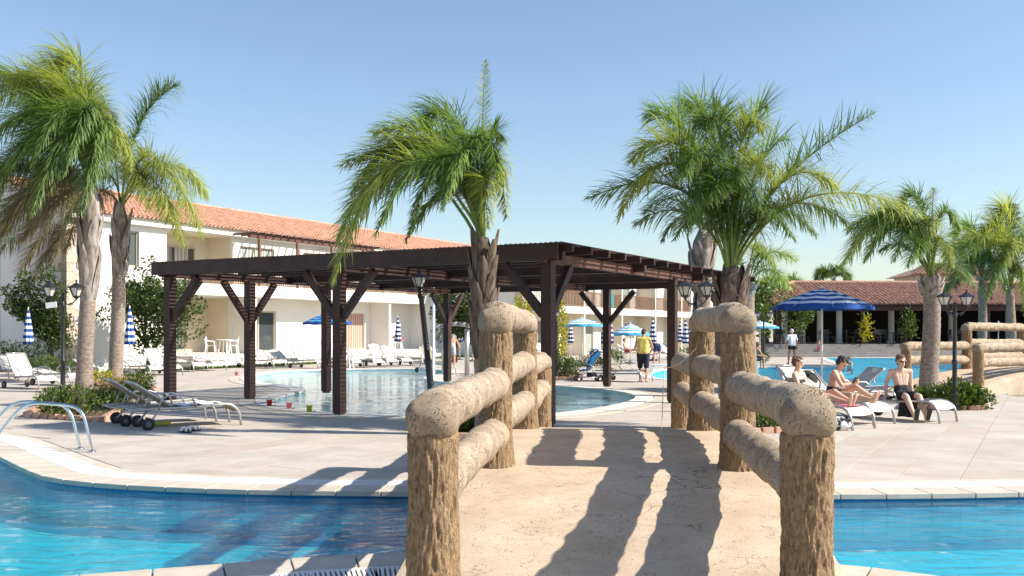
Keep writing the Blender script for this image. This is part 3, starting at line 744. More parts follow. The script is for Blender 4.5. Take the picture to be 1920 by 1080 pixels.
def wall_grid(mb, X, Z, holes, W, depth, mi=0, mi_rev=0):
    "wall face split round rectangular holes, with reveals; X, Z full extents; W maps (x, out, z) to world"
    xs = sorted(set([X[0], X[1]] + [v for h in holes for v in h[:2]])); zs = sorted(set([Z[0], Z[1]] + [v for h in holes for v in h[2:4]]))
    for i in range(len(xs)-1):
        for j in range(len(zs)-1):
            cx, cz = (xs[i]+xs[i+1])/2, (zs[j]+zs[j+1])/2
            if any(h[0] < cx < h[1] and h[2] < cz < h[3] for h in holes): continue
            mb.add([W(xs[i],0,zs[j]), W(xs[i+1],0,zs[j]), W(xs[i+1],0,zs[j+1]), W(xs[i],0,zs[j+1])], [(0,1,2,3)], mi)
    for x0, x1, z0, z1 in holes:
        p = [W(x0,0,z0), W(x1,0,z0), W(x1,0,z1), W(x0,0,z1)]; q = [W(x0,-depth,z0), W(x1,-depth,z0), W(x1,-depth,z1), W(x0,-depth,z1)]
        mb.add(p+q, [(0,4,5,1),(1,5,6,2),(2,6,7,3),(3,7,4,0)], mi_rev)
def obox(mb, W, x0, x1, o0, o1, z0, z1, mi=0):
    v = [W(x,o,z) for z in (z0,z1) for (x,o) in ((x0,o0),(x1,o0),(x1,o1),(x0,o1))]
    mb.add(v, [(3,2,1,0),(4,5,6,7),(0,1,5,4),(1,2,6,5),(2,3,7,6),(3,0,4,7)], mi)
def window(parent, W, x0, x1, z0, z1, inset, panes, name='window'):
    "frame with panes; panes: list of (from, to, material)"
    mb = MB(); f = 0.07
    obox(mb, W, x0, x1, -inset, -inset+0.06, z1-f, z1); obox(mb, W, x0, x1, -inset, -inset+0.06, z0, z0+f)
    for x in [x0] + [x0+(x1-x0)*p[1] - f for p in panes]: obox(mb, W, x, x+f, -inset+0.001, -inset+0.058, z0+f, z1-f)
    fr = mb.build(name, M['frame'], parent, world=True)
    for a, b, m in panes:
        pb = MB(); obox(pb, W, x0+(x1-x0)*a+0.01, x0+(x1-x0)*b-0.01, -inset-0.01, -inset+0.02, z0+0.02, z1-0.02)
        o = pb.build('pane', M[m], fr); o.location = -parent.location
    return fr
def balusters(parent, W, x0, x1, o, z0, z1, m, step=0.16):
    rl = MB(); obox(rl, W, x0, x1, o-0.04, o+0.04, z1-0.08, z1); obox(rl, W, x0, x1, o-0.03, o+0.03, z0+0.06, z0+0.12)
    r_ = rl.build('balcony_railing', m, parent, world=True)
    n = int((x1-x0)/step)
    for i in range(n):
        x = x0+0.05+(x1-x0-0.1)*i/max(1,n-1)
        b = MB(); obox(b, W, x-0.035, x+0.035, o-0.02, o+0.02, z0+0.12, z1-0.08)
        q = b.build('baluster', m, r_); q.location = -parent.location
# --- the long apartment block on the left
OF = Vector((-16.7, 44.2, 0))
def WF(t, o, z): return OF + U*t + V*o + Vector((0,0,z))
T0, T1, TB, DEP, EAVE, RIDGE = -4.26, 34.5, 22.6, 8.8, 6.85, 8.45
blk = thing('apartment_block', 'white two-storey apartment block with long terracotta roof behind the left palms', 'building', WF(T0,0,0))
mb = MB()
up_h = [(-1.25,-0.55,4.55,6.15), (1.0,5.2,3.95,6.40), (5.7,8.2,3.95,6.0), (10.5,13.0,3.95,6.0), (15.8,18.0,3.95,6.0)]
lo_h = [(1.6,5.1,0.55,3.3), (5.75,8.35,0.55,2.68), (13.2,16.0,0.55,2.68), (17.1,18.25,1.2,2.62)]
wall_grid(mb, (T0,T1), (0,EAVE), up_h+lo_h, WF, 0.22)
mb.add([WF(T0,0,0), WF(T0,-DEP,0), WF(T0,-DEP,EAVE), WF(T0,-DEP/2,RIDGE-0.1), WF(T0,0,EAVE)], [(4,3,2,1,0)])
mb.add([WF(T1,0,0), WF(T1,-DEP,0), WF(T1,-DEP,EAVE), WF(T1,0,EAVE)], [(0,1,2,3)])
mb.add([WF(T0,-DEP,0), WF(T1,-DEP,0), WF(T1,-DEP,EAVE), WF(T0,-DEP,EAVE)], [(0,3,2,1)])
obox(mb, WF, T0-0.02, T1+0.25, 0.0, 0.35, EAVE-0.42, EAVE-0.02)          # eaves moulding
obox(mb, WF, TB-1.9, TB+0.02, 0.003, 1.55, 0, 4.75)                       # white end pier
mb.build('wall', M['wall'], blk, world=True)
mb = MB()                                                                  # recessed loggias
for (x0,x1,z0,z1) in (up_h[1], lo_h[0]):
    dp = 1.7
    mb.add([WF(x0,-dp,z0),WF(x1,-dp,z0),WF(x1,-dp,z1),WF(x0,-dp,z1)], [(0,1,2,3)])
    for x, fl in ((x0+0.002,0),(x1-0.002,1)):
        q = [WF(x,-0.2,z0),WF(x,-dp,z0),WF(x,-dp,z1),WF(x,-0.2,z1)]; mb.add(q, [(0,1,2,3)])
    for z in (z0+0.002, z1-0.002): mb.add([WF(x0,-0.2,z),WF(x1,-0.2,z),WF(x1,-dp,z),WF(x0,-dp,z)], [(0,1,2,3)])
mb.build('loggia', M['cream'], blk, world=True)
def WL(t, o, z): return WF(t, o-1.7, z)
window(blk, WL, 1.1, 3.6, 0.55, 2.65, -0.03, [(0,0.5,'curtain'),(0.5,0.56,'glass'),(0.56,1,'curtain')], 'sliding_door')
window(blk, WL, 1.15, 4.2, 3.97, 5.85, -0.03, [(0,0.45,'curtain'),(0.45,0.6,'glass'),(0.6,0.85,'curtain'),(0.85,1,'glass')], 'sliding_door')
window(blk, WF, *up_h[0], 0.18, [(0,1,'glass')])
window(blk, WF, *up_h[2], 0.18, [(0,0.5,'curtain'),(0.5,1,'curtain')], 'sliding_door')
window(blk, WF, *up_h[3], 0.18, [(0,0.5,'curtain'),(0.5,1,'glass')], 'sliding_door')
window(blk, WF, *up_h[4], 0.18, [(0,0.5,'curtain'),(0.5,1,'curtain')], 'sliding_door')
window(blk, WF, *lo_h[1], 0.18, [(0,0.22,'curtain'),(0.22,0.55,'curtain'),(0.55,1,'glass')], 'sliding_door')
window(blk, WF, *lo_h[2], 0.18, [(0,0.18,'glass'),(0.18,0.55,'curtain_pink'),(0.55,1,'curtain_pink')], 'sliding_door')
window(blk, WF, *lo_h[3], 0.18, [(0,1,'curtain_green')])
mb = MB(); obox(mb, WF, 0.9, TB-1.95, 0.003, 1.5, 3.34, 3.88)
mb.build('balcony_slab', M['wall'], blk, world=True)
for a_, b_ in ((16.55,16.75),(5.15,5.45)):
    mb = MB(); obox(mb, WF, a_, b_, 0.003, 1.4, 0.5, 3.335); mb.build('partition_wall', M['wall'], blk, world=True)
mb = MB(); obox(mb, WF, 0.2, TB-1.95, 0.003, 2.6, 0, 0.5); obox(mb, WF, 0.2, TB-1.95, 2.6, 2.95, 0, 0.25)
mb.build('terrace', M['coping_pale'], blk, world=True)
balusters(blk, WF, 1.05, TB-2.0, 1.42, 3.88, 4.78, M['wood_bal'])
mb = MB()
roof_tiles(mb, WF(T0-0.3,0.55,EAVE-0.12), WF(T1+0.6,0.55,EAVE-0.12), WF(0,-DEP/2,RIDGE)-WF(0,0.55,EAVE-0.12), None, 13, 0.25, 0.088)
mb.add([WF(T0-0.3,0.5,EAVE-0.13), WF(T1+0.6,0.5,EAVE-0.13), WF(T1+0.6,-DEP/2,RIDGE-0.01), WF(T0-0.3,-DEP/2,RIDGE-0.01), WF(T1+0.6,-DEP,EAVE), WF(T0-0.3,-DEP,EAVE)], [(0,1,2,3),(3,2,4,5)])
mb.tube([WF(T0-0.3,-DEP/2,RIDGE+0.03), WF(T1+0.6,-DEP/2,RIDGE+0.03)], 0.12, 8)
tag(mb.build('roof', M['tile'], blk, world=True), kind='stuff')
qm = MB().box((0,0,0), (0.5,0.5,0.30)).mesh('quoin', M['quoin'])
for k in range(17):                                                         # corner stones, long and short by turns
    for tt, oo in ((T0, 0.0), (T0, -4.6)):
        s_ = 0.55 if k % 2 else 0.36
        q = MB(); obox(q, WF, T0-0.025, T0+s_ if oo == 0 else T0+0.02, oo-(0.9-s_), oo+0.025, 0.3+0.385*k, 0.3+0.385*k+0.37); q.build('quoin', M['quoin'], blk, world=True)
# roof-terrace pergola on the upper balcony
tp = thing('balcony_pergola', 'brown timber pergola fixed over the upper balcony of the white block', 'pergola', WF(5.6,0.05,3.9))
for k, t in enumerate([5.6, 8.4, 11.2, 14.0]): MB().bar(WF(t,1.44,3.89), WF(t,1.44,6.30), 0.12, 0.12, up=U).build('post', M['wood_bal'], tp, world=True)
MB().bar(WF(4.8,1.45,6.37), WF(15.0,1.45,6.37), 0.12, 0.15).build('beam', M['wood_side'], tp, world=True)
for k in range(19):
    t = 4.9 + k*0.55
    MB().bar(WF(t,0.37,6.50), WF(t,2.0,6.50), 0.07, 0.10).build('rafter', M['wood_side'], tp, world=True)
# --- the second apartment block seen through the pergola
OC = Vector((3.8, 65.0, 0))
def WC(t, o, z): return OC + U*t + V*o + Vector((0,0,z))
cb = thing('far_apartment_block', 'pale far apartment block seen beneath the pergola roof', 'building', WC(-6.5,0,0))
mb = MB()
ch = [(-5.5,-3.0,0.1,2.3),(2.0,4.2,0.1,2.3),(10.0,12.0,1.0,2.2),(14.0,17.0,0.1,2.3),(-5.0,-2,3.3,5.3),(1,4.5,3.3,5.3),(8,11,3.3,5.3),(14,17,3.3,5.3)]
wall_grid(mb, (-6.5,30), (0,5.7), ch, WC, 0.2)
mb.add([WC(-6.5,0,0),WC(-6.5,-8,0),WC(-6.5,-8,5.7),WC(-6.5,0,5.7)], [(3,2,1,0)]); mb.add([WC(30,0,0),WC(30,-8,0),WC(30,-8,5.7),WC(30,0,5.7)], [(0,1,2,3)])
obox(mb, WC, 21.2, 29.9, 0.003, 1.55, 0, 5.7)
mb.build('wall', M['wall'], cb, world=True)
for k, h in enumerate(ch): window(cb, WC, *h, 0.16, [(0,0.5,('curtain','curtain_green','curtain_green','curtain')[k%4]),(0.5,1,('glass','curtain','curtain_green','curtain')[k%4])])
mb = MB(); obox(mb, WC, -6.3, 21.15, 0.003, 1.5, 2.78, 3.22); mb.build('balcony_slab', M['wall'], cb, world=True)
for t in (-0.5, 6.0, 12.8, 19.0):
    for z_ in ((0,2.778),(3.222,5.6)):
        mb = MB(); obox(mb, WC, t-0.1, t+0.1, 0.004, 1.46, *z_); mb.build('partition_wall', M['cream'], cb, world=True)
balusters(cb, WC, -6.2, 21.1, 1.40, 3.22, 4.25, M['wood_bal'], 0.22)
mb = MB(); roof_tiles(mb, WC(-6.9,0.5,5.65), WC(30.4,0.5,5.65), WC(0,-4,7.0)-WC(0,0.5,5.65), None, 9, 0.28, 0.11)
mb.add([WC(-6.9,0.5,5.63), WC(30.4,0.5,5.63), WC(28,-4,6.95), WC(-4,-4,6.95), WC(30.4,-8.5,5.63), WC(-6.9,-8.5,5.63)], [(0,1,2,3),(3,2,4,5),(0,3,5),(1,4,2)])
tag(mb.build('roof', M['tile'], cb, world=True), kind='stuff')
for k in range(14):
    q = MB(); obox(q, WC, -6.53, -6.5+(0.7 if k%2 else 0.45), -0.5, 0.03, 0.1+0.4*k, 0.48+0.4*k); q.build('quoin', M['quoin'], cb, world=True)
# --- the open-sided restaurant on the right
RX0, RX1, RY = 16.6, 46.0, 62.5
def WR(x, o, z): return Vector((RX0 + x, RY + 0.05*x - o, z))
RL = RX1-RX0
rest = thing('restaurant', 'low open-sided restaurant with long terracotta hipped roof and dark interior', 'building', WR(0,0,0))
mb = MB(); obox(mb, WR, -1.5, RL, -12, 1.2, 0, 0.78)
mb.build('terrace', M['step'], rest, world=True)
for k in range(4):
    mb = MB(); obox(mb, WR, -1.5, 9.0, 1.2+0.4*k, 1.6+0.4*k, 0, 0.62-0.155*k); mb.build('step', M['step'], rest, world=True)
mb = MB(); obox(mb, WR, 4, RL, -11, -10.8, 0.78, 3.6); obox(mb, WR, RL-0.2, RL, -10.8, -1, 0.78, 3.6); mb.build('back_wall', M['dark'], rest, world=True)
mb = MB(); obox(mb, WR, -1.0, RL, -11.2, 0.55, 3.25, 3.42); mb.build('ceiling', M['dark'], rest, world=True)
mb = MB(); obox(mb, WR, -1.2, RL, 0.3, 0.5, 2.95, 3.24); mb.build('veranda_beam', M['wood'], rest, world=True)
for x in (1.5, 2.7, 3.9, 5.2, 9.3, 13.5, 17.5, 21.5, 25.5):
    o = MB().lathe([(0.26,0),(0.26,0.12),(0.2,0.16),(0.19,2.3),(0.25,2.36),(0.25,2.46)], 16).build('column', M['wall'], rest, True); o.location = WR(x, -1.2 if x < 6 else -2.6, 0.781) - rest.location
for x in (0.4, 6.2, 10.4, 14.6, 18.8, 23.0, 27):
    MB().bar(WR(x,0.35,0.78), WR(x,0.35,2.95), 0.16, 0.16).build('veranda_post', M['wood'], rest, world=True)
mb = MB()
e0, e1 = WR(-1.3,1.0,3.35), WR(RL+0.5,1.0,3.35); r0, r1 = WR(3.2,-5.0,4.98), WR(RL,-5.0,4.98)
roof_tiles(mb, WR(2.9,1.0,3.37), WR(RL,1.0,3.37), (r0-WR(3.2,1.0,3.35)), None, 13, 0.30, 0.105)
for k in range(15):                                                           # shortening tile columns on the hip
    x = -1.2+0.3*k; f = (k+0.5)/15
    roof_tiles(mb, WR(x,1.0,3.37), WR(x+0.305,1.0,3.37), (r0-WR(3.2,1.0,3.35))*f, None, max(1,int(13*f)), 0.30, 0.12)
mb.add([e0, e1, r1, r0, WR(-1.3,-11,3.35), WR(RL+0.5,-11,3.35)], [(0,1,2,3),(0,3,4),(3,2,5,4)])
mb.tube([e0+Vector((0,0,0.08)), r0+Vector((0,0,0.1))], 0.13, 8); mb.tube([r0+Vector((0,0,0.08)), r1+Vector((0,0,0.08))], 0.13, 8)
tag(mb.build('roof', M['tile_dark'], rest, world=True), kind='stuff')
tw = MB(); obox(tw, WR, 12.5, 19.0, -10.0, -6.0, 4.5, 5.65); tw.build('tower_wall', M['cream'], rest, world=True)
mb = MB(); ta, tb = WR(12.0,-5.5,5.62), WR(19.5,-5.5,5.62); ra, rb = WR(14.3,-8,6.6), WR(17.2,-8,6.6)
roof_tiles(mb, WR(13.7,-5.5,5.63), WR(18.1,-5.5,5.63), ra-WR(14.3,-5.5,5.62), None, 7, 0.30, 0.12)
for k in range(6):
    f = (k+0.5)/6.5; roof_tiles(mb, WR(12.0+0.3*k,-5.5,5.63), WR(12.305+0.3*k,-5.5,5.63), (ra-WR(14.3,-5.5,5.62))*f, None, max(1,int(7*f)), 0.30, 0.12)
mb.add([ta, tb, rb, ra, WR(12.0,-10.5,5.62), WR(19.5,-10.5,5.62)], [(0,1,2,3),(0,3,4),(1,5,2),(3,2,5,4)])
tag(mb.build('tower_roof', M['tile_dark'], rest, world=True), kind='stuff')
# lawn strip between the loungers and the block
lw = MB(); pts = [WF(-6,4.6,0.006), WF(TB+6,4.6,0.006), WF(TB+6,2.96,0.006), WF(-6,2.96,0.006)]
lw.add(pts, [(0,1,2,3)]); struct(lw.build('lawn', M['grass']))
gm = MB(); tint = []
rg = random.Random(5)
for k in range(5200):
    t = rg.uniform(-5.8, TB+5.8); o_ = rg.uniform(3.0, 4.55); p = WF(t, o_, 0.006); a = rg.uniform(0, 6.28); h = rg.uniform(0.05,0.11)
    dx, dy = 0.025*math.cos(a), 0.025*math.sin(a); gm.add([(p.x-dx,p.y-dy,p.z),(p.x+dx,p.y+dy,p.z),(p.x+rg.uniform(-.04,.04),p.y+rg.uniform(-.04,.04),p.z+h)], [(0,1,2)]); tint += [rg.random()]*3
gm.c = tint
M['grassblade'] = leafmat('grass_blades', (0.05,0.09,0.015), (0.13,0.19,0.04), 0.3)
tag(gm.build('grass', M['grassblade']), 'short green grass strip in front of the white apartment block', 'grass', kind='stuff')

tc_ = thing('teal_towel', 'teal towel hung over the far balcony rail above the open turquoise parasol', 'towel', WC(4.0,1.45,3.2))
mb = MB(); n_ = 10
vs_ = [WC(3.5+0.9*i/n_, 1.46+0.03*math.sin(i*1.7), 4.27-1.0*j/5-0.03*math.sin(i*0.9)) for i in range(n_+1) for j in range(6)]
mb.add(vs_, [(i*6+j,(i+1)*6+j,(i+1)*6+j+1,i*6+j+1) for i in range(n_) for j in range(5)]); mb.build('cloth', mat('teal_towel', (0.01,0.22,0.22), (0.015,0.28,0.27), scale=8, rough=0.9), tc_, True, world=True)
# ---------------------------------------------------------------- palms
M['frond'] = leafmat('palm_leaflets', (0.045,0.105,0.022), (0.38,0.52,0.15), 0.38, 0.55)
M['frond_yellow'] = leafmat('yellowing_palm_leaflets', (0.11,0.16,0.03), (0.58,0.62,0.19), 0.42, 0.55)
M['frond_dark'] = leafmat('deep_green_palm_leaflets', (0.025,0.065,0.018), (0.28,0.39,0.12), 0.36, 0.55)
M['frond_dry'] = leafmat('dry_palm_leaflets', (0.12,0.10,0.045), (0.30,0.25,0.13), 0.25, 0.6)
M['palm_trunk'] = mat('ringed_palm_trunk', (0.19,0.145,0.115), (0.35,0.29,0.245), scale=9, rough=0.9, bump=0.6, bscale=26, stretch=(1,1,2.2), spec=0.15)
M['palm_boot'] = mat('grey_palm_leaf_base', (0.15,0.115,0.09), (0.42,0.37,0.33), scale=5, rough=0.8, bump=0.6, bscale=22, stretch=(2.5,2.5,0.6), spec=0.2)
M['palm_boot_green'] = mat('green_palm_stalk', (0.11,0.10,0.035), (0.22,0.20,0.07), scale=5, rough=0.6, stretch=(2,2,0.5))
M['palm_boot_brown'] = mat('brown_palm_leaf_base', (0.06,0.042,0.03), (0.20,0.155,0.12), scale=6, rough=0.85, bump=0.7, bscale=24, stretch=(2.5,2.5,0.6), spec=0.2)
def frond_mesh(base, ctrl, tip, n_leaf, leaf_, mat_, rnd, wind=(-0.25,0,0), droop=0.55, w=0.026, bare=0.16, plum=0.75, name='frond'):
    n_leaf = int(n_leaf*1.85); leaf = leaf_*1.16; droop = droop*0.85; w = w*0.78
    base, ctrl, tip, wind = Vector(base), Vector(ctrl), Vector(tip), Vector(wind)
    def B(t): return base*(1-t)**2 + ctrl*(2*t*(1-t)) + tip*t*t
    def T(t): return ((ctrl-base)*(2*(1-t)) + (tip-ctrl)*(2*t)).normalized()
    mb = MB(); tint = []
    L = sum((B((i+1)/12)-B(i/12)).length for i in range(12))
    m = 12; pts = [B(i/m) for i in range(m+1)]
    mb.tube(pts, [0.030*(1-0.85*i/m)*min(1, L/3+0.3) for i in range(m+1)], 5); tint += [0.62]*len(mb.v)
    V_, F_ = [], []
    up = Vector((0,0,1))
    for i in range(n_leaf):
        t = bare + (1-bare)*((i+rnd.random()*0.8)/n_leaf); t = min(t, 0.998)
        p = B(t); tg = T(t)
        side = tg.cross(up)
        if side.length < 0.2: side = tg.cross(Vector((0.3,1,0)))
        side.normalize(); nrm = side.cross(tg).normalized()
        k = (t-bare)/(1-bare); ll = leaf*(0.45+0.75*math.sin(math.pi*min(1,k*0.9+0.10)))*rnd.uniform(0.75,1.15)
        if k > 0.93: ll *= 0.65
        tt0 = rnd.random()
        for sgn in (-1, 1):
            roll = rnd.gauss(0.12, plum*0.7)
            d = side*(sgn*math.cos(roll)) + nrm*math.sin(roll)
            fwd = 0.35 + 0.65*k + rnd.uniform(-0.15,0.2)
            d = (d + tg*fwd).normalized()
            a = p.copy(); cur = d; tn = min(1.0, max(0.0, 0.15+0.55*rnd.random() + 0.30*tt0 - 0.10))
            b0 = len(mb.v)+len(V_)
            ns = 4
            wd = w*rnd.uniform(0.75,1.2)
            dr = droop*rnd.uniform(0.6,1.4)
            wv = cur.cross(up + side*0.3)
            if wv.length < 0.05: wv = side
            wv.normalize()
            for q in range(ns):
                f = (0.55, 1.0, 0.72, 0.0)[q]
                if q < 3:
                    V_.append(a - wv*wd*f*0.5); V_.append(a + wv*wd*f*0.5); tint.append(tn); tint.append(tn)
                else:
                    V_.append(a.copy()); tint.append(min(1, tn+0.25))
                a = a + cur*(ll/3)
                cur = (cur + Vector((0,0,-dr*0.62)) + wind*0.55).normalized()
            F_ += [(b0,b0+1,b0+3,b0+2),(b0+2,b0+3,b0+5,b0+4),(b0+4,b0+5,b0+6)]
    mb.v.extend([tuple(p) for p in V_]); mb.f.extend(F_); mb.m.extend([0]*len(F_))
    mb.c = tint
    return mb.mesh(name, mat_, False)
def palm(label, base_px, d, trunk_r, boot_z, crown_px, fronds, seed, n_leaf=70, leaf=0.55, wind=(-0.3,0,0), fm='frond', boots=10, group='palm trees', base_z=0.0, lean=0.0, bw=1.35, spread=1.0, droop=0.55, lw=0.026, extra=0, bm='palm_boot'):
    rnd = random.Random(seed); s = d/F
    crown = P(crown_px[0], crown_px[1], d); bx = (base_px-CX)*s
    o = thing('palm_tree', label, 'palm tree', (bx, d, base_z), 0, group)
    H = crown.z - base_z; cx = crown.x - bx
    n = 24; rows = max(16, int(H*16)); mb = MB(); prof = []
    vs_, fs = [], []
    for i in range(rows+1):
        k = i/rows; z = H*k
        ring = abs(math.sin(z*math.pi/0.17 + 0.4*math.sin(z*3+seed)))**0.35
        r = trunk_r*(1.0 + 0.22*math.exp(-z/0.3) - 0.10*k)*(0.925+0.075*ring)
        if z > boot_z: r = trunk_r*(0.9 + 0.28*math.sin(min(1,(z-boot_z)/(H-boot_z+0.01))*math.pi)*bw*0.6)
        if k > 0.93: r *= 1-0.45*(k-0.93)/0.07
        ox = cx*k**1.5 + 0.03*math.sin(k*5+seed)
        for j in range(n):
            a = 2*math.pi*j/n
            rr = r*(1+0.05*noise.noise(Vector((math.cos(a)*2,math.sin(a)*2,z*1.4+seed))))
            if z > boot_z: rr *= 1+0.10*noise.noise(Vector((math.cos(a)*5,math.sin(a)*5,z*1.5+seed)))
            vs_.append((ox+rr*math.cos(a), rr*math.sin(a), z))
    for i in range(rows):
        for j in range(n):
            j2 = (j+1)%n; f = (i*n+j, i*n+j2, (i+1)*n+j2, (i+1)*n+j)
            mb.f.append(f); mb.m.append(1 if H*(i+0.5)/rows > boot_z else 0)
    mb.v.extend(vs_); mb.f.append(tuple(rows*n+j for j in range(n))); mb.m.append(1)
    mb.build('trunk', [M['palm_trunk'], M[bm]], o, True)
    # old leaf bases clasping the upper trunk
    for k in range(boots):
        a = k*2.399+rnd.uniform(-0.3,0.3); f = k/max(1,boots-1)
        z0 = boot_z + (H-boot_z)*(0.02+0.72*f)+rnd.uniform(-0.05,0.05); hh = (H-boot_z)*rnd.uniform(0.22,0.36)+0.14
        k0 = min(1, z0/H); k1 = min(1,(z0+hh)/H)
        bb = MB(); vb = []; 
        for q in range(6):
            t = q/5; z = z0+hh*t; rr = trunk_r*(1.02+0.30*math.sin(t*2.6)*bw*0.7) + 0.05*t*t + (0.07*max(0,t-0.6))
            half = (0.75*(1-t)**0.7+0.10)*(0.9 if q else 0.55)
            ox = cx*(z/H)**1.5
            for w_ in (-1,-0.35,0.35,1):
                aa = a+half*w_; r2 = rr + (0.02 if abs(w_)<0.5 else -0.008)
                vb.append((ox+r2*math.cos(aa), r2*math.sin(aa), z))
        for q in range(5):
            for w_ in range(3): bb.f.append((q*4+w_, q*4+w_+1, (q+1)*4+w_+1, (q+1)*4+w_)); bb.m.append(0)
        bb.v.extend(vb); bb.build('leaf_base', M[bm], o, True)
    for k, fr in enumerate(fronds):
        (c_, t_) = fr[0], fr[1]; dy = fr[2] if len(fr) > 2 else rnd.uniform(-1.0,1.0)*spread; mm = fr[3] if len(fr) > 3 else fm
        b_ = crown - Vector((bx,d,base_z)) + Vector((rnd.uniform(-.06,.06), rnd.uniform(-.06,.06), -0.08))
        cc = P(c_[0], c_[1], d+dy*0.55) - Vector((bx,d,base_z)); tt = P(t_[0], t_[1], d+dy) - Vector((bx,d,base_z))
        sc = min(1.15, max(0.55, (tt-b_).length/2.6)); nl = int(n_leaf*min(1.35,max(0.6,((cc-b_).length+(tt-cc).length)/3.3)))
        if mm == 'spear':
            me = frond_mesh(b_, cc, tt, int(n_leaf*0.5), leaf*0.28, M['frond_yellow'], rnd, wind, 0.12, lw, 0.55, 0.5)
        else:
            me = frond_mesh(b_, cc, tt, nl, leaf*sc, M[mm], rnd, wind, droop, lw)
        inst(me, 'frond', o)
    return o
FY, FD, FR_ = 'frond_yellow', 'frond_dark', 'frond_dry'
palm('tall leaning-crowned palm with smooth grey leaf bases at the far left', 160, 25.8, 0.215, 2.45, (172,352), [
 ((150,94),(20,152),-0.6,FY),((120,94),(-40,282),-0.9),((60,184),(-60,400),-0.4),((145,74),(60,310),-1.6),((185,54),(120,330),-1.9,FD),((195,84),(222,292),-0.8,FY),((205,144),(248,320),-0.2,FY),
 ((100,224),(-30,480),0.6,FD),((80,264),(5,440),-1.0,FR_),((125,314),(-10,425),0.8,FD),((130,334),(40,450),-1.2,FR_),((110,134),(0,340),-1.4,FD),((160,44),(150,237),0.8,FY),((205,104),(165,340),-1.5),
 ((110,74),(-80,212),0.9),((180,74),(40,222),-0.2,FY),((140,134),(60,400),-2.0,FD),((190,164),(150,400),-1.8,FD),((130,164),(40,272),1.2,FD),((100,284),(-60,330),0.3,FD),((170,24),(95,142),0.2,FY),((90,104),(-50,142),0.4)], 11, n_leaf=112, leaf=0.78, wind=(-0.35,0,-0.05), boots=13, lw=0.034, bw=1.5)
palm('left palm with rough brown bark beside the tall grey-boled palm', 217, 30.5, 0.22, 3.3, (228,385), [
 ((245,190),(335,160),0.3,FD),((300,210),(378,440),-0.6,FY),((285,250),(345,460),-1.0,FY),((270,230),(315,330),-1.2,FY),((200,240),(120,420),0.8),((250,190),(195,310),0.4,FD),((320,240),(388,370),0.5,FY),((180,300),(120,470),0.8,FR_),((265,290),(330,420),-1.2,FY),((235,230),(280,390),-1.5,FY),((215,180),(150,280),0.9,FD)], 12, n_leaf=90, leaf=0.78, wind=(-0.15,0,-0.05), boots=11, lw=0.034)
palm('slim palm trunk behind the leftmost lamp post with drooping dry fronds', 136, 41, 0.20, 4.2, (140,440), [
 ((90,385),(35,520),-0.8,FR_),((100,420),(60,540),-0.4,FR_),((70,390),(-10,480),0.4,FR_),((170,400),(180,500),0.5,FD),((120,400),(95,500),-1.0,FR_)], 13, n_leaf=60, leaf=0.8, boots=5, lw=0.036)
palm('wind-swept palm rising in front of the pergola behind the left bridge railing', 907, 15.1, 0.158, 1.2, (905,445), [
 ((735,120),(626,525),-0.3,FY),((745,170),(632,450),0.4),((800,130),(660,360),0.5,FY),((815,150),(705,440),-0.7),((840,160),(770,430),-0.8,FD),((870,150),(830,395),-0.9),((880,190),(700,250),0.5),
 ((905,130),(935,350),-0.6),((925,160),(950,410),-0.3,FY),((900,220),(915,430),-0.9,FY),((860,190),(640,310),0.3,FY),((885,160),(790,220),0.8,FD),((910,190),(940,260),0.4,FD),((870,250),(760,450),-0.3,FD),((900,300),(910,112),0.1,'spear'),((830,170),(650,400),0.8,FD),((895,170),(880,300),-0.5),((890,240),(850,250),0.5)], 14, n_leaf=92, leaf=0.58, wind=(-0.3,0,-0.02), boots=22, lw=0.024, bw=0.75, bm='palm_boot_brown')
palm('full dark-green palm standing behind the right bridge railing', 1372, 16.0, 0.215, 0.9, (1370,500), [
 ((1310,270),(1105,372),0.3,FD),((1270,160),(1160,410),-0.4,FY),((1300,170),(1185,300),-0.6,FY),((1320,200),(1215,215),0.3),((1340,190),(1270,340),-0.9),((1360,150),(1320,240),-0.6,FD),((1375,170),(1430,240),-0.6,FY),
 ((1400,210),(1450,340),-0.9,FY),((1420,330),(1640,212),0.4,FD),((1470,250),(1568,350),-0.5,FY),((1480,290),(1718,395),0.1,FY),((1460,310),(1590,420),0.5,FD),((1430,320),(1530,440),-0.7,FD),((1400,300),(1490,450),-1.0,FD),
 ((1300,340),(1190,420),0.7,FD),((1330,320),(1265,450),-0.6,FD),((1345,250),(1290,410),-1.0,FD),((1370,240),(1380,340),-1.2,FD),((1390,230),(1350,200),0.9,FD),((1350,180),(1290,200),0.9,FD),((1410,260),(1480,260),0.6),((1365,260),(1330,380),-1.1),((1385,250),(1420,390),-1.1,FD),((1395,190),(1440,200),0.5)], 15, n_leaf=88, leaf=0.56, wind=(-0.08,0,-0.02), boots=20, lw=0.024, bw=0.8, droop=0.45, bm='palm_boot_brown')
palm('slender grey palm just behind the big dark-green palm', 1315, 24.0, 0.235, 2.5, (1316,432), [
 ((1270,330),(1205,400),0.6,FD),((1340,330),(1390,430),0.6,FD),((1300,290),(1255,250),0.8,FD),((1330,280),(1370,250),0.6,FD),((1275,370),(1240,455),0.2,FD),((1300,340),(1290,440),0.9,FD),((1350,360),(1400,460),0.4,FD)], 16, n_leaf=60, leaf=0.6, boots=12, lw=0.03, bw=1.5)
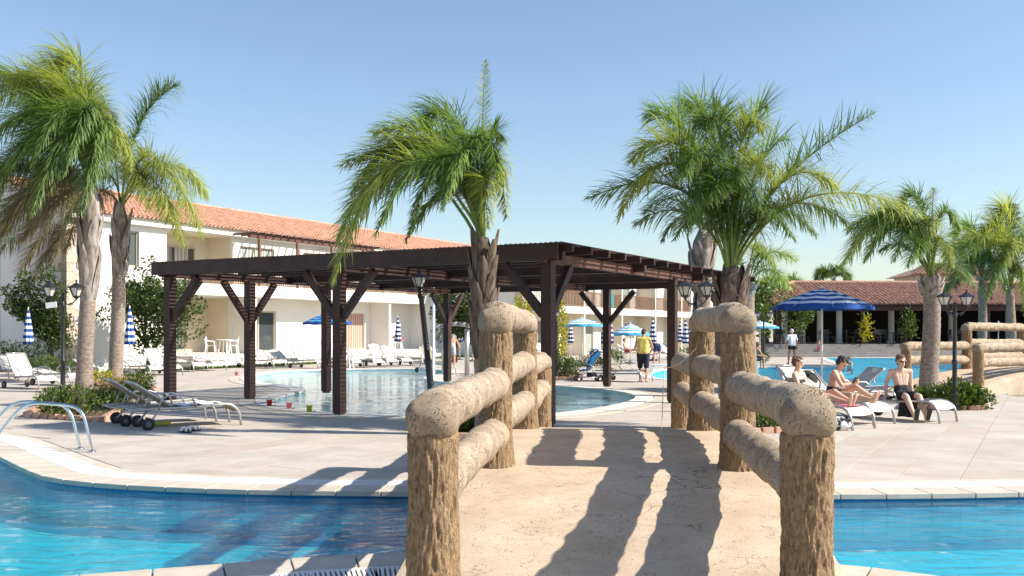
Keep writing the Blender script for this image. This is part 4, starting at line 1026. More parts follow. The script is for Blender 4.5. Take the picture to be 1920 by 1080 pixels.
palm('right-hand palm with ringed trunk in the brick-edged bed by the lamp post', 1744, 25.6, 0.235, 2.55, (1746,525), [
 ((1680,310),(1578,500),-0.4,FY),((1690,320),(1600,455),0.4),((1710,320),(1640,430),-0.8,FD),((1720,340),(1675,490),-1.0),((1745,400),(1752,352),0.0,'spear'),((1752,330),(1800,430),-0.4),((1755,380),(1785,500),-0.8,FY),((1700,430),(1650,470),0.6,FD),((1735,390),(1700,500),-1.2),((1765,450),(1830,540),0.5,FD),((1735,320),(1690,380),0.5,FD),((1745,350),(1740,440),-1.2,FY),((1690,350),(1590,430),0.8,FD),((1700,330),(1620,490),-0.2)], 17, n_leaf=80, leaf=0.66, wind=(-0.22,0,-0.03), boots=16, lw=0.032, bw=0.75)
palm('palm with bushy crown before the restaurant roof, left of the edge palm', 1841, 44, 0.20, 3.9, (1842,525), [
 ((1810,400),(1775,490),-0.8,FY),((1830,390),(1790,440),0.8),((1860,400),(1905,490),-0.8),((1842,410),(1875,440),0.8,FY),((1800,480),(1765,560),0.4,FD),((1870,470),(1895,560),-0.5,FD),((1835,400),(1830,470),-1.5,FY),((1815,430),(1790,540),-1.0,FR_),((1850,430),(1860,560),-1.2,FR_)], 18, n_leaf=70, leaf=0.95, wind=(-0.2,0,0), boots=8, lw=0.05, bw=0.8)
palm('palm at the right edge of the view before the restaurant roof', 1898, 42, 0.19, 3.6, (1895,545), [
 ((1860,380),(1800,480),-0.8,FY),((1880,370),(1840,450),0.8,FY),((1915,380),(1970,450),0.5),((1905,390),(1945,520),-0.8,FY),((1850,430),(1800,520),0.6),((1890,390),(1880,500),-1.5,FY),((1900,340),(1870,410),0.9,FY),((1880,420),(1850,560),-1.0,FD),((1910,430),(1930,600),-0.7,FY)], 19, n_leaf=75, leaf=0.95, wind=(-0.2,0,0), boots=8, lw=0.05, bw=0.8)
palm('yellow-green palm frond crown just right of the big dark-green palm', 1402, 36, 0.30, 3.0, (1402,535), [
 ((1430,440),(1494,488),0,FY),((1420,430),(1455,505),-0.6,FY),((1385,450),(1370,530),0.4,FY),((1440,470),(1480,540),0.5,FY),((1410,420),(1430,480),0.6,FY)], 20, n_leaf=60, leaf=0.8, boots=6, lw=0.045)
rb_ = random.Random(44)
for k, (px, top, d, lab) in enumerate([(1562,520,85,'lone dark palm head above the restaurant roof left of its hip'),(1432,545,66,'hazy far palm nearest the big dark-green palm crown'),(1462,540,72,'hazy far palm between the thicket and the restaurant roof'),(1493,565,78,'low far palm at the left end of the restaurant roof')]):
    fr = []
    for q in range(13):
        a = q*2.399; ex = math.cos(a)*38*(75/d); 
        fr.append(((px+ex*0.75, top-26+rb_.uniform(-6,4)), (px+ex, top+rb_.uniform(-14,22)), math.sin(a)*1.6, FD if k == 0 or q%2 else 'frond'))
    palm(lab, px, d, 0.35, max(1.0, P(px,top,d).z-1.2), (px, top+6), fr, 50+k, n_leaf=34, leaf=1.0, boots=3, lw=0.09, group='far palms', wind=(-0.1,0,0))

# ---------------------------------------------------------------- broadleaf trees and shrubs
M['leaf_tree'] = leafmat('citrus_leaves', (0.022,0.045,0.012), (0.13,0.175,0.045), 0.3, 0.4)
M['leaf_shrub'] = leafmat('shrub_leaves', (0.03,0.06,0.012), (0.16,0.22,0.04), 0.3, 0.4)
M['leaf_yellow'] = leafmat('yellow_green_leaves', (0.20,0.20,0.02), (0.60,0.52,0.06), 0.38, 0.5)
M['leaf_dark'] = leafmat('dark_hedge_leaves', (0.015,0.028,0.008), (0.06,0.085,0.02), 0.25, 0.5)
M['leaf_dry'] = leafmat('straw_leaves', (0.22,0.16,0.05), (0.42,0.33,0.13), 0.25, 0.6)
M['branch'] = mat('tree_bark', (0.06,0.045,0.032), (0.14,0.11,0.08), scale=8, rough=0.9, bump=0.5, bscale=30)
def leaves(mb, tint, c, rad, n, size, rnd, up=0.3, long=1.9):
    for k in range(n):
        while True:
            v = Vector((rnd.uniform(-1,1), rnd.uniform(-1,1), rnd.uniform(-1,1)))
            if 0.05 < v.length < 1: break
        v = v.normalized()*(v.length**0.55)
        p = Vector(c) + Vector((v.x*rad[0], v.y*rad[1], v.z*rad[2]))
        d = (v*0.6 + Vector((rnd.gauss(0,.6), rnd.gauss(0,.6), rnd.gauss(up,.5)))).normalized()
        s = d.cross(Vector((rnd.gauss(0,1), rnd.gauss(0,1), rnd.gauss(0,1))))
        if s.length < 0.1: continue
        s.normalize(); l = size*rnd.uniform(0.7,1.3); w = l/long
        n2 = d.cross(s)*l*0.12
        mb.add([p, p+d*l*0.5+s*w*0.5+n2, p+d*l, p+d*l*0.5-s*w*0.5+n2], [(0,1,2),(0,2,3)])
        t = rnd.random()**1.2; tint += [t]*4
def broadleaf(name, label, loc, limbs, clumps, m, leaf, seed, cat='tree', trunk_r=0.12, group=None):
    o = thing(name, label, cat, loc, 0, group); rnd = random.Random(seed)
    mb = MB()
    for pts, r in limbs: mb.tube(pts, [r*(1-0.7*i/(len(pts)-1)) for i in range(len(pts))], 8)
    mb.build('trunk', M['branch'], o, True)
    cm = MB(); tint = []
    for c, rad, n in clumps: leaves(cm, tint, c, rad, n, leaf, rnd)
    cm.c = tint; cm.build('crown', m, o)
    return o
def clumpy(center, size, k, n, rnd, r=(0.3,0.55)):
    out = []
    for i in range(k):
        v = Vector((rnd.gauss(0,0.5), rnd.gauss(0,0.5), rnd.gauss(0,0.5)))
        if v.length > 1: v.normalize()
        q = rnd.uniform(*r)
        out.append(((center[0]+v.x*size[0], center[1]+v.y*size[1], center[2]+v.z*size[2]), (q,q,q*0.85), n))
    return out
rt = random.Random(9)
# round citrus tree in front of the block (right of the palm trunks)
c = G(262,690)*1.0; c = Vector(((275-CX)*40.8/F, 40.8, 0))
cl = clumpy((0.2,0,2.5), (1.9,1.3,1.5), 46, 190, rt, (0.3,0.6)) + [((0.1,0,4.2),(0.35,0.35,0.7),120), ((-0.4,0.1,3.7),(0.5,0.5,0.7),130), ((0.5,0,3.6),(0.35,0.35,0.8),110), ((1.7,0,2.4),(0.7,0.6,0.6),160), ((2.0,0,1.7),(0.5,0.5,0.5),110)]
broadleaf('citrus_tree', 'round green leafy tree between the palm trunks and the pergola corner', c, [([(0.1,0,0),(0.15,0,0.6),(-0.1,0,1.4),(0,0,2.6)],0.16),([(0.15,0,0.6),(0.6,0.1,1.4),(1.1,0.1,2.3)],0.10),([(0,0,1.0),(-0.6,0.1,1.8),(-0.9,0,2.6)],0.09)], cl, M['leaf_tree'], 0.15, 21, group='trees by the white block')
c = Vector(((85-CX)*39.4/F, 39.4, 0))
cl = []
for a, b, n in [((-0.3,0,1.9),(-1.45,0,2.75),6),((-0.2,0,1.9),(-0.9,0,3.9),7),((0,0,1.9),(0.1,0,4.2),6),((0,0,1.6),(0.6,0,3.4),7),((0.2,0,1.3),(0.7,0.1,2.2),7),((0,0,1.4),(-0.6,0,2.4),6),((0.3,0,1.2),(0.9,0,1.2),4),((-0.9,0,2.5),(-1.5,0,3.4),3)]:
    for i in range(n): f = (i+0.5)/n; cl.append((Vector(a).lerp(Vector(b),f), (0.32,0.34,0.28), 120))
broadleaf('citrus_tree', 'open-branched leafy tree behind the leftmost lamp against the shaded end wall', c, [([(0.3,0,0),(0.25,0,0.8),(0,0,1.6),(0.1,0,4.0)],0.10),([(0.1,0,1.4),(-0.6,0,2.3),(-1.5,0,2.8)],0.05),([(0,0,1.8),(-0.6,0,3.0),(-0.9,0,3.9)],0.05)], cl, M['leaf_tree'], 0.15, 22, group='trees by the white block')
c = Vector(((852-CX)*50/F, 50, 0))
broadleaf('shade_tree', 'dense dark-green tree seen between the pergola posts behind the leaning lamp', c, [([(0,0,0),(0.1,0,1.2),(0,0,2.4)],0.16)], clumpy((0,0,2.5),(1.6,1.2,1.5),34,180,rt,(0.4,0.65)), M['leaf_tree'], 0.19, 23)
c = Vector(((1045-CX)*34.2/F, 34.2, 0))
cl = [((0.03*math.sin(k*2),0.03*math.cos(k),0.75+0.155*k),(0.26+0.16*math.sin(k/11*math.pi),0.3,0.2),110) for k in range(13)]
broadleaf('columnar_shrub', 'tall yellow-green columnar shrub beside the central pergola post', c, [([(0,0,0),(0.02,0,1.0),(0,0,2.3)],0.04)], cl, M['leaf_yellow'], 0.11, 24, 'shrub')
c = Vector(((983-CX)*36/F, 36, 0))
broadleaf('columnar_shrub', 'small yellow-green shrub peeking out left of the central pergola post', c, [([(0,0,0),(0,0,1.0),(0,0,2.2)],0.04)], [((0,0,1.5+0.16*k),(0.36,0.35,0.22),100) for k in range(9)], M['leaf_yellow'], 0.12, 25, 'shrub')
# thicket behind the big palm, and a far conifer
c = Vector(((1428-CX)*60/F, 60, 0))
broadleaf('thicket_tree', 'feathery green tree left of the restaurant veranda, nearest the big palm trunk', c, [([(0,0,0),(0.1,0,2),(0,0,3.6)],0.15)], clumpy((0,0,3.2),(1.3,1.5,1.6),18,90,rt,(0.5,0.9)), M['leaf_shrub'], 0.24, 26, group='trees left of the restaurant')
c = Vector(((1494-CX)*61/F, 61, 0))
broadleaf('thicket_tree', 'feathery green tree at the left end of the restaurant roof', c, [([(0,0,0),(-0.1,0,1.6),(0,0,2.9)],0.12)], clumpy((0,0.3,2.8),(1.0,1.5,1.2),12,90,rt,(0.4,0.7)), M['leaf_shrub'], 0.22, 27, group='trees left of the restaurant')
c = Vector(((1896-CX)*85/F, 85, 0))
o = thing('norfolk_pine', 'dark tiered conifer tip rising above the right-edge palm', 'tree', c); rn = random.Random(2)
MB().tube([(0,0,0),(0,0,8),(0,0,12.9)], [0.3,0.2,0.03], 8).build('trunk', M['branch'], o, True)
cm = MB(); tint = []
for k in range(15):
    z = 7.2+0.38*k; rr = 1.9*(1-k/15)**0.75+0.18
    for q in range(7):
        a = q*math.pi*2/7+k*0.5
        for f in range(7):
            t = (f+0.6)/7; leaves(cm, tint, (math.cos(a)*rr*t, math.sin(a)*rr*t, z+0.25*t*t), (0.13,0.13,0.09), 8, 0.20, rn, 0.6, 4)
cm.c = tint; cm.build('crown', M['leaf_dark'], o)
def shrub(label, px, py, rx, ry, rz, m, leaf, n, seed, name='shrub', z0=0.0, group='garden shrubs', lumps=14, cat='shrub'):
    c = G(px, py); rnd = random.Random(seed)
    o = thing(name, label, cat, c, 0, group)
    cm = MB(); tint = []
    for k in range(lumps):
        a = rnd.uniform(0,6.28); r_ = math.sqrt(rnd.random())*0.75; zz = rnd.random()
        leaves(cm, tint, (math.cos(a)*rx*r_, math.sin(a)*ry*r_, z0+rz*(0.25+0.5*zz*(1-r_*0.5))), (rx*0.38, ry*0.38, rz*0.33), n//lumps, leaf, rnd, 0.5, 2.6)
    cm.c = tint; cm.build('foliage', m, o)
    st = MB()
    for k in range(6):
        a = k*1.05; st.tube([(0.05*math.cos(a),0.05*math.sin(a),0),(rx*0.35*math.cos(a),ry*0.35*math.sin(a),rz*0.6)], [0.015,0.006], 5)
    st.build('stems', M['branch'], o)
    return o
shrub('low leafy shrub beneath the leftmost lamp post beside the nearest grey loungers', 140, 782, 0.85, 0.7, 0.66, M['leaf_shrub'], 0.085, 1700, 31)
shrub('dark green shrub at the foot of the tall grey palm', 200, 768, 0.55, 0.5, 0.55, M['leaf_shrub'], 0.085, 1000, 32)
shrub('bright green shrub right of the left palm bed', 268, 728, 0.65, 0.5, 0.5, M['leaf_shrub'], 0.09, 1000, 33)
shrub('straw-coloured dry plants between the two left palm trunks', 222, 733, 0.7, 0.5, 0.42, M['leaf_dry'], 0.10, 700, 34)
shrub('yellowing low shrub between the left palm trunks', 190, 722, 0.5, 0.5, 0.55, M['leaf_yellow'], 0.09, 600, 35)
shrub('green shrub in the shade right of the left palm trunks', 250, 752, 0.55, 0.5, 0.55, M['leaf_shrub'], 0.085, 800, 36)
shrub('long dark hedge at the foot of the shaded end wall', 30, 697, 2.4, 0.8, 1.35, M['leaf_dark'], 0.13, 2600, 37, 'hedge', lumps=26)
shrub('small green hedge behind the left loungers and lamp post', 95, 702, 1.3, 0.5, 0.75, M['leaf_shrub'], 0.11, 1100, 38, 'hedge')
shrub('clipped green bush under the yellow columnar shrub', 1055, 708, 0.62, 0.55, 0.85, M['leaf_shrub'], 0.085, 1800, 39)
shrub('clipped green bush left of the stroller and pergola post', 1117, 687, 0.75, 0.6, 0.78, M['leaf_shrub'], 0.095, 1300, 40)
shrub('clipped green bush behind the blue stroller', 1145, 690, 0.62, 0.6, 0.95, M['leaf_shrub'], 0.095, 1300, 41)
shrub('spiky bright green shrub in the brick-edged bed by the right lamp post', 1800, 767, 0.62, 0.5, 0.66, M['leaf_shrub'], 0.11, 2200, 42)
shrub('low green plants at the foot of the right-hand palm', 1745, 757, 0.75, 0.5, 0.45, M['leaf_shrub'], 0.09, 1400, 43)
shrub('green plants behind the right bridge railing at the big palm foot', 1432, 806, 0.55, 0.5, 0.42, M['leaf_shrub'], 0.085, 1200, 44)
shrub('dark green plants behind the left bridge railing at the palm foot', 890, 812, 0.55, 0.4, 0.42, M['leaf_shrub'], 0.085, 1200, 45)
shrub('small round bush beside the crouching person at the main pool', 1428, 680, 0.42, 0.4, 0.65, M['leaf_shrub'], 0.09, 700, 46)
shrub('small green bush behind the yellow-shirted person', 1300, 672, 1.0, 0.5, 0.8, M['leaf_shrub'], 0.12, 600, 47)
shrub('green bush beyond the right-edge footbridge rails', 1870, 668, 2.2, 0.8, 0.9, M['leaf_shrub'], 0.15, 800, 48)
shrub('potted leafy plant on the restaurant terrace left of the big palm trunk', 1622, 668, 0.45, 0.4, 2.4, M['leaf_yellow'], 0.28, 160, 49, 'potted_plant', z0=0.8)
shrub('bushy potted plant on the restaurant terrace beside the right palm trunk', 1702, 668, 0.65, 0.5, 2.1, M['leaf_shrub'], 0.25, 320, 50, 'potted_plant', z0=1.0)
# brick edgings of the planting beds: every brick a piece
bm_ = MB().box((0,0,0), (0.21,0.10,0.10)).mesh('brick', M['brick'])
_b = bmesh.new(); _b.from_mesh(bm_); bmesh.ops.bevel(_b, geom=list(_b.edges), offset=0.008, segments=1, affect='EDGES'); _b.to_mesh(bm_); _b.free()
def bed(label, corners, seed):
    rnd = random.Random(seed); cs = [Vector(c) for c in corners]; c0 = sum(cs, Vector())/len(cs)
    o = thing('planting_bed', label, 'planter', c0, 0, 'brick-edged planting beds')
    MB().add([p+Vector((0,0,0.02)) for p in cs], [tuple(range(len(cs)))]).build('soil', M['soil'], o, world=True)
    for i in range(len(cs)):
        a, b = cs[i], cs[(i+1)%len(cs)]; L = (b-a).length; n = int(L/0.225); t = (b-a)/L
        for k in range(n):
            p = a+t*((k+0.5)*L/n) - c0
            inst(bm_, 'brick', o, (p.x, p.y, 0.055+rnd.uniform(-.006,.006)), (0,0,math.atan2(t.y,t.x)+rnd.uniform(-.04,.04)))
bed('brick-edged bed under the left palms', [G(48,783), G(190,793)*1.0, G(292,732), G(150,722)], 1)
bed('brick-edged bed at the foot of the right lamp post', [G(1690,768), G(1838,770), G(1842,748), G(1712,744)], 2)
bed('brick-edged bed behind the right bridge railing', [G(1400,815), G(1475,812), G(1462,795), G(1398,797)], 3)
bed('brick-edged bed behind the left bridge railing', [G(850,824), G(938,824), G(930,808), G(858,808)], 4)
bed('brick-edged bed round the clipped bush below the yellow shrub', [G(1018,712), G(1090,713), G(1088,702), G(1025,701)], 5)
# ---------------------------------------------------------------- sun loungers
def arc(c, r, a0, a1, n, f): return [f(c[0]+r*math.cos(a0+(a1-a0)*i/n), c[1]+r*math.sin(a0+(a1-a0)*i/n)) for i in range(n+1)]
def lounger_kit(ang, sling):
    "meshes of a lounger: x runs from head (-) to foot (+), origin on the ground"
    K = []
    W = 0.31; hx, hz = -0.15, 0.35
    prof = [(-0.82,0.34),(-0.5,0.35),(hx,hz),(0.3,0.36),(0.72,0.385)] + [(0.72+0.26*math.sin(a), 0.385-0.26+0.26*math.cos(a)) for a in (0.35,0.7,1.05,1.3)] + [(1.00,0.0)]
    for s in (-1,1): K.append(('side_rail', MB().tube([(x,s*W,z) for x,z in prof], 0.023, 8).mesh('side_rail', M['metal'], True), None))
    for x, z in ((-0.80,0.34),(hx,hz-0.03),(0.70,0.37),(-0.45,0.16)): K.append(('crossbar', MB().tube([(x,-W,z),(x,W,z)], 0.014, 6).mesh('crossbar', M['metal'], True), None))
    sp = [(hx,hz+0.012),(0.1,0.35),(0.4,0.355),(0.70,0.395),(0.82,0.375),(0.90,0.33),(0.955,0.26)]
    def sheet(pr, wd, th, sag):
        mb = MB(); n = 8; vs_ = []
        for x, z in pr:
            for j in range(n+1):
                y = -wd+2*wd*j/n; vs_.append((x, y, z - sag*(1-(y/wd)**2)))
        m = len(pr); fs = [(i*(n+1)+j, (i+1)*(n+1)+j, (i+1)*(n+1)+j+1, i*(n+1)+j+1) for i in range(m-1) for j in range(n)]
        b = len(vs_); vs_ += [(v[0], v[1], v[2]-th) for v in vs_]; fs += [tuple(q+b for q in f[::-1]) for f in fs]
        return mb.add(vs_, fs)
    K.append(('seat_sling', sheet(sp, W-0.012, 0.006, 0.025).mesh('seat_sling', sling, True), None))
    ca, sa = math.cos(ang), math.sin(ang)
    def bk(l): return (hx - l*ca, hz+0.012 + l*sa)
    for s in (-1,1): K.append(('backrest_rail', MB().tube([(bk(l)[0], s*(W-0.022), bk(l)[1]) for l in (0,0.35,0.72,0.78)], 0.021, 8).mesh('backrest_rail', M['metal'], True), None))
    K.append(('backrest_bar', MB().tube([(bk(0.78)[0],-W+0.02,bk(0.78)[1]),(bk(0.78)[0],W-0.02,bk(0.78)[1])], 0.017, 8).mesh('backrest_bar', M['metal'], True), None))
    K.append(('backrest_sling', sheet([bk(l) for l in (0.78,0.6,0.4,0.2,0.02)], W-0.035, 0.006, 0.03).mesh('backrest_sling', sling, True), None))
    if ang > 0.25:
        for s in (-1,1): K.append(('backrest_strut', MB().tube([(bk(0.45)[0], s*(W-0.05), bk(0.45)[1]), (-0.62, s*(W-0.05), 0.36)], 0.010, 6).mesh('backrest_strut', M['metal'], True), None))
    for s in (-1,1):
        K.append(('rear_leg', MB().tube([(-0.36,s*W,0.35),(-0.50,s*(W+0.005),0.18),(-0.57,s*(W+0.01),0.105)], 0.018, 8).mesh('rear_leg', M['metal'], True), None))
        pts = [(-0.40,s*(W+0.025),0.35),(-0.36,s*(W+0.03),0.50),(-0.26,s*(W+0.03),0.565),(0.0,s*(W+0.03),0.565),(0.14,s*(W+0.03),0.52),(0.22,s*(W+0.025),0.36)]
        K.append(('armrest', MB().tube(pts, 0.015, 8).mesh('armrest', M['metal'], True), None))
        wh = MB().lathe([(0.06,-0.024),(0.096,-0.022),(0.105,-0.009),(0.105,0.009),(0.096,0.022),(0.06,0.024)], 20).mesh('wheel', M['rubber'], True)
        hb = MB().lathe([(0.01,-0.026),(0.045,-0.024),(0.045,0.024),(0.01,0.026)], 12).mesh('wheel_hub', M['hub'])
        K.append(('wheel', wh, ((-0.575, s*(W+0.042), 0.105), (R(90),0,0), hb)))
    return K
kits = {}
def lounger(loc, foot_dir, ang, label, sling='sling', group='poolside sun loungers'):
    key = (round(ang,2), sling)
    if key not in kits: kits[key] = lounger_kit(ang, M[sling])
    rz = math.atan2(foot_dir[1], foot_dir[0])
    o = thing('sun_lounger', label, 'sun lounger', loc, rz, group)
    for nm, me, ex in kits[key]:
        q = inst(me, nm, o)
        if ex: q.location = ex[0]; q.rotation_euler = ex[1]; inst(ex[2], 'wheel_hub', q)
    return o
def foot_at(fx, fy, d): return (fx-d[0], fy-d[1], 0)
d1 = Vector((0.82,0.57,0)).normalized(); LA = Vector((-5.72,16.43,0))
lounger(LA, d1, R(34), 'grey-framed taupe lounger nearest the pool with raised back on the left deck', 'sling_tan')
lounger(LA+Vector((-0.62,0.62,0)), d1, R(35), 'taupe lounger just behind the nearest one beside the left shrub', 'sling_tan')
F1 = Vector((0.58,-0.81,0)).normalized()
L1 = lounger(Vector((5.85,15.95,0))-F1*1.0, F1, R(58), 'white lounger with a pink towel at its foot, nearest on the right deck')
L2 = lounger(Vector((6.50,16.75,0))-F1*1.0, F1, R(44), 'white lounger under the person bowing over their hands')
F4 = Vector((0.62,-0.78,0)).normalized()
L4 = lounger(Vector((7.80,17.15,0))-F4*1.0, F4, R(3), 'flat white lounger with the person in sunglasses sitting sideways')
lounger(Vector((7.15,20.6,0)), (-1.0,-0.25), R(38), 'empty lounger with raised back behind the person in sunglasses')
lounger(G(1168,716)+Vector((0,0.4,0)), (0.75,-0.65), R(42), 'taupe wheeled lounger beside the yellow-shirted person', 'sling_tan')
for k, (px, py, fd, an, lab) in enumerate([
 (52,728,(0.85,-0.5),55,'big beige lounger with raised back at the left edge of the deck'),
 (105,722,(0.9,-0.42),8,'flat beige lounger behind the leftmost lamp post'),
 (25,712,(0.8,-0.6),35,'beige lounger behind the leftmost one by the hedge'),
 (175,708,(0.8,-0.6),20,'beige lounger glimpsed behind the tall grey palm trunk'),
 (300,702,(0.8,-0.6),52,'beige lounger with high back left of the pergola corner post'),
 (262,704,(0.85,-0.5),25,'beige lounger between the left palm and the pergola corner'),
 (352,696,(0.75,-0.66),8,'flat beige lounger just right of the pergola corner post'),
 (388,694,(0.75,-0.66),8,'second flat beige lounger right of the pergola corner post'),
 (432,690,(-0.75,-0.66),8,'flat lounger with dark wheels showing, left of the second pergola post'),
 (500,690,(0.75,-0.66),34,'lounger just right of the second pergola post'),
 (530,687,(0.7,-0.7),30,'lounger by the white chairs on the far pool side'),
 (573,690,(0.85,-0.5),48,'grey lounger with raised back in front of the second door'),
 (645,689,(0.75,-0.66),6,'flat lounger right of the middle pergola post'),
 (682,689,(0.8,-0.6),36,'lounger below the pink curtained door'),
 (712,687,(0.7,-0.7),60,'upright-backed lounger below the red float'),
 (738,686,(0.75,-0.66),48,'lounger left of the closed blue parasol by the white block'),
 (775,685,(0.75,-0.66),6,'flat lounger at the far right end of the white block row'),
 (1000,676,(0.5,-0.86),55,'white lounger behind the clipped bush and yellow shrub'),
 (1022,676,(0.55,-0.84),50,'second white lounger behind the clipped bush'),
 (1180,673,(0.9,-0.4),40,'white lounger with the distant reclining sunbather'),
 (1225,676,(0.4,-0.9),45,'white lounger in front of the bending person in blue'),
 (1258,674,(0.6,-0.8),45,'white lounger right of the bending person in blue beside the pergola post'),
 (1150,664,(0.6,-0.8),30,'far white lounger behind the bush by the stroller'),
 (812,699,(0.7,-0.7),62,'dark-backed lounger under the small metal shelter')]):
    lounger(G(px,py), fd, R(an), lab, 'sling' if k != 23 else 'sling_tan')

# ---------------------------------------------------------------- parasols
def closed_kit(h, cols):
    n = 48; top, bot = h-0.05, h-1.38; bands = 11
    prof, mis = [], []
    for i in range(45):
        t = i/44; z = bot+(top-bot)*t
        r = 0.03+0.165*(1-t)**0.85 if t > 0.10 else 0.03+0.165*(0.905**0.85)*(0.86+1.2*t)
        prof.append((r, z))
    mis = [(int((1-(i+0.5)/44)*bands+1) % 2) for i in range(44)]
    def fn(r, z, a): return r*(1+0.17*math.sin(8*a+z*1.3)+0.05*math.sin(3*a+z*4))
    can = MB().lathe(prof, n, mis=mis, fn=fn).mesh('folded_canopy', [M[cols[1]], M[cols[0]]], True)
    pole = MB().tube([(0,0,0.04),(0,0,h)], 0.021, 10).mesh('pole', M['white_paint'], True)
    fin = MB().lathe([(0.022,h-0.04),(0.03,h),(0.02,h+0.04),(0.004,h+0.07)], 10).mesh('finial', M['white_paint'], True)
    base = MB().lathe([(0.25,0),(0.25,0.05),(0.22,0.075),(0.05,0.10),(0.04,0.16)], 20).mesh('base', M['hub'], True)
    return [('folded_canopy',can),('pole',pole),('finial',fin),('base',base)]
ck = {c: closed_kit(2.42, c) for c in (('blue','canvas'),('navy','canvas'))}
def closed(px, top_px, bottom_px, label, c=('navy','canvas')):
    r = (bottom_px-top_px)/(bottom_px-HY); k = r*EYE/(1.38+1.04*r); d = F*(EYE-1.04*k)/(bottom_px-HY)   # real size and distance from the seen top and hem
    o = thing('closed_parasol', label, 'parasol', ((px-CX)*d/F, d, 0), random.uniform(0,3), 'closed blue and white parasols'); o.scale = (k,k,k)
    for nm, me in ck[c]: inst(me, nm, o)
closed(53,579,646,'closed blue-striped parasol beside the hedge at the far left',('blue','canvas'))
closed(243,576,646,'closed blue-striped parasol right of the rough-barked left palm',('blue','canvas'))
closed(322,582,645,'closed blue-striped parasol just right of the pergola corner post',('blue','canvas'))
closed(746,594,640,'closed navy-striped parasol before the cream wall of the white block')
closed(1070,601,643,'closed navy-striped parasol under the turquoise open parasol')
closed(1144,593,644,'closed navy-striped parasol close behind the right-hand Y-braced pergola post')
closed(1133,596,644,'closed navy-striped parasol half hidden left of the right Y-braced post')
closed(1224,594,641,'closed navy-striped parasol above the bending person in blue')
closed(1275,601,641,'left of three closed parasols right of the pergola post')
closed(1285,598,644,'middle and nearest of three closed parasols right of the pergola post')
closed(1294,600,642,'right of three closed parasols beside the bridge post')
closed(862,596,641,'closed parasol showing above the small metal shelter',('blue','canvas'))
closed(886,592,641,'closed parasol right of the small metal shelter')
def open_parasol(px, rim_px, d, rad, label, cols, rise=0.42, tilt=0.0, base_z=0.0, bands=9):
    rim_z = EYE-(rim_px-HY)*d/F
    o = thing('open_parasol', label, 'parasol', ((px-CX)*d/F, d, base_z), random.uniform(0,0.7), 'open striped parasols')
    rz = rim_z - base_z; n = 32; prof = []
    mb = MB(); m = bands*2; vs_ = []
    for i in range(m+1):
        t = i/m
        for k in range(n):
            a = 2*math.pi*k/n; oct_ = math.cos(math.pi/8)/math.cos(((a+math.pi/8) % (math.pi/4))-math.pi/8)
            r = max(0.01, rad*t*(oct_*0.6+0.4*t*oct_+0.4*(1-t))); sag = 0.05*rad*math.sin(math.pi*t)*math.cos(a*8)*-0.5
            vs_.append((r*math.cos(a), r*math.sin(a), rz + rise*(1-t**1.25) + sag*0.4))
    for i in range(m):
        for k in range(n):
            k2 = (k+1)%n; mb.f.append((i*n+k, (i+1)*n+k, (i+1)*n+k2, i*n+k2)); mb.m.append((i//2+1)%2)
    b = len(vs_)
    for k in range(n):
        p = vs_[m*n+k]; vs_.append((p[0]*1.005, p[1]*1.005, p[2]-0.07-0.03*abs(math.sin(k*math.pi/4))))
    for k in range(n): k2 = (k+1)%n; mb.f.append((m*n+k, b+k, b+k2, m*n+k2)); mb.m.append(1)
    mb.v.extend(vs_); cn = mb.build('canopy', [M[cols[1]], M[cols[0]]], o, True)
    MB().tube([(0,0,0.04),(0,0,rz+rise+0.02)], 0.026, 10).build('pole', M['white_paint'], o, True)
    for k in range(8):
        a = math.pi*2*k/8; c, s = math.cos(a), math.sin(a)
        MB().tube([(0.03*c,0.03*s,rz+rise-0.05),(rad*0.55*c,rad*0.55*s,rz+rise*0.45),(rad*0.97*c,rad*0.97*s,rz-0.01)], 0.008, 5).build('rib', M['metal'], o)
    MB().lathe([(0.03,rz+rise),(0.04,rz+rise+0.03),(0.015,rz+rise+0.09)], 10).build('finial', M['white_paint'], o)
    MB().lathe([(0.28,0),(0.28,0.05),(0.24,0.08),(0.05,0.11),(0.04,0.2)], 20).build('base', M['hub'], o, True)
    return o
open_parasol(1541,575,26.2,1.36,'large open royal-blue striped parasol behind the sunbathers on the right',('blue','canvas'),0.50)
open_parasol(613,605,44,1.15,'open turquoise and blue striped parasol in front of the pink curtained door',('blue','lightblue'),0.42)
open_parasol(1091,609,45,1.0,'open turquoise parasol left of the Y-braced pergola post',('lightblue','canvas'),0.30)
open_parasol(1182,626,48,0.95,'open pale blue parasol shading the distant sunbather',('lightblue','canvas'),0.50)
open_parasol(1425,613,52,1.0,'open pale blue parasol glimpsed right of the bridge post',('lightblue','canvas'),0.30)
open_parasol(1872,613,50,0.95,'pale blue open parasol between the palms at the right edge',('lightblue','canvas'),0.22)

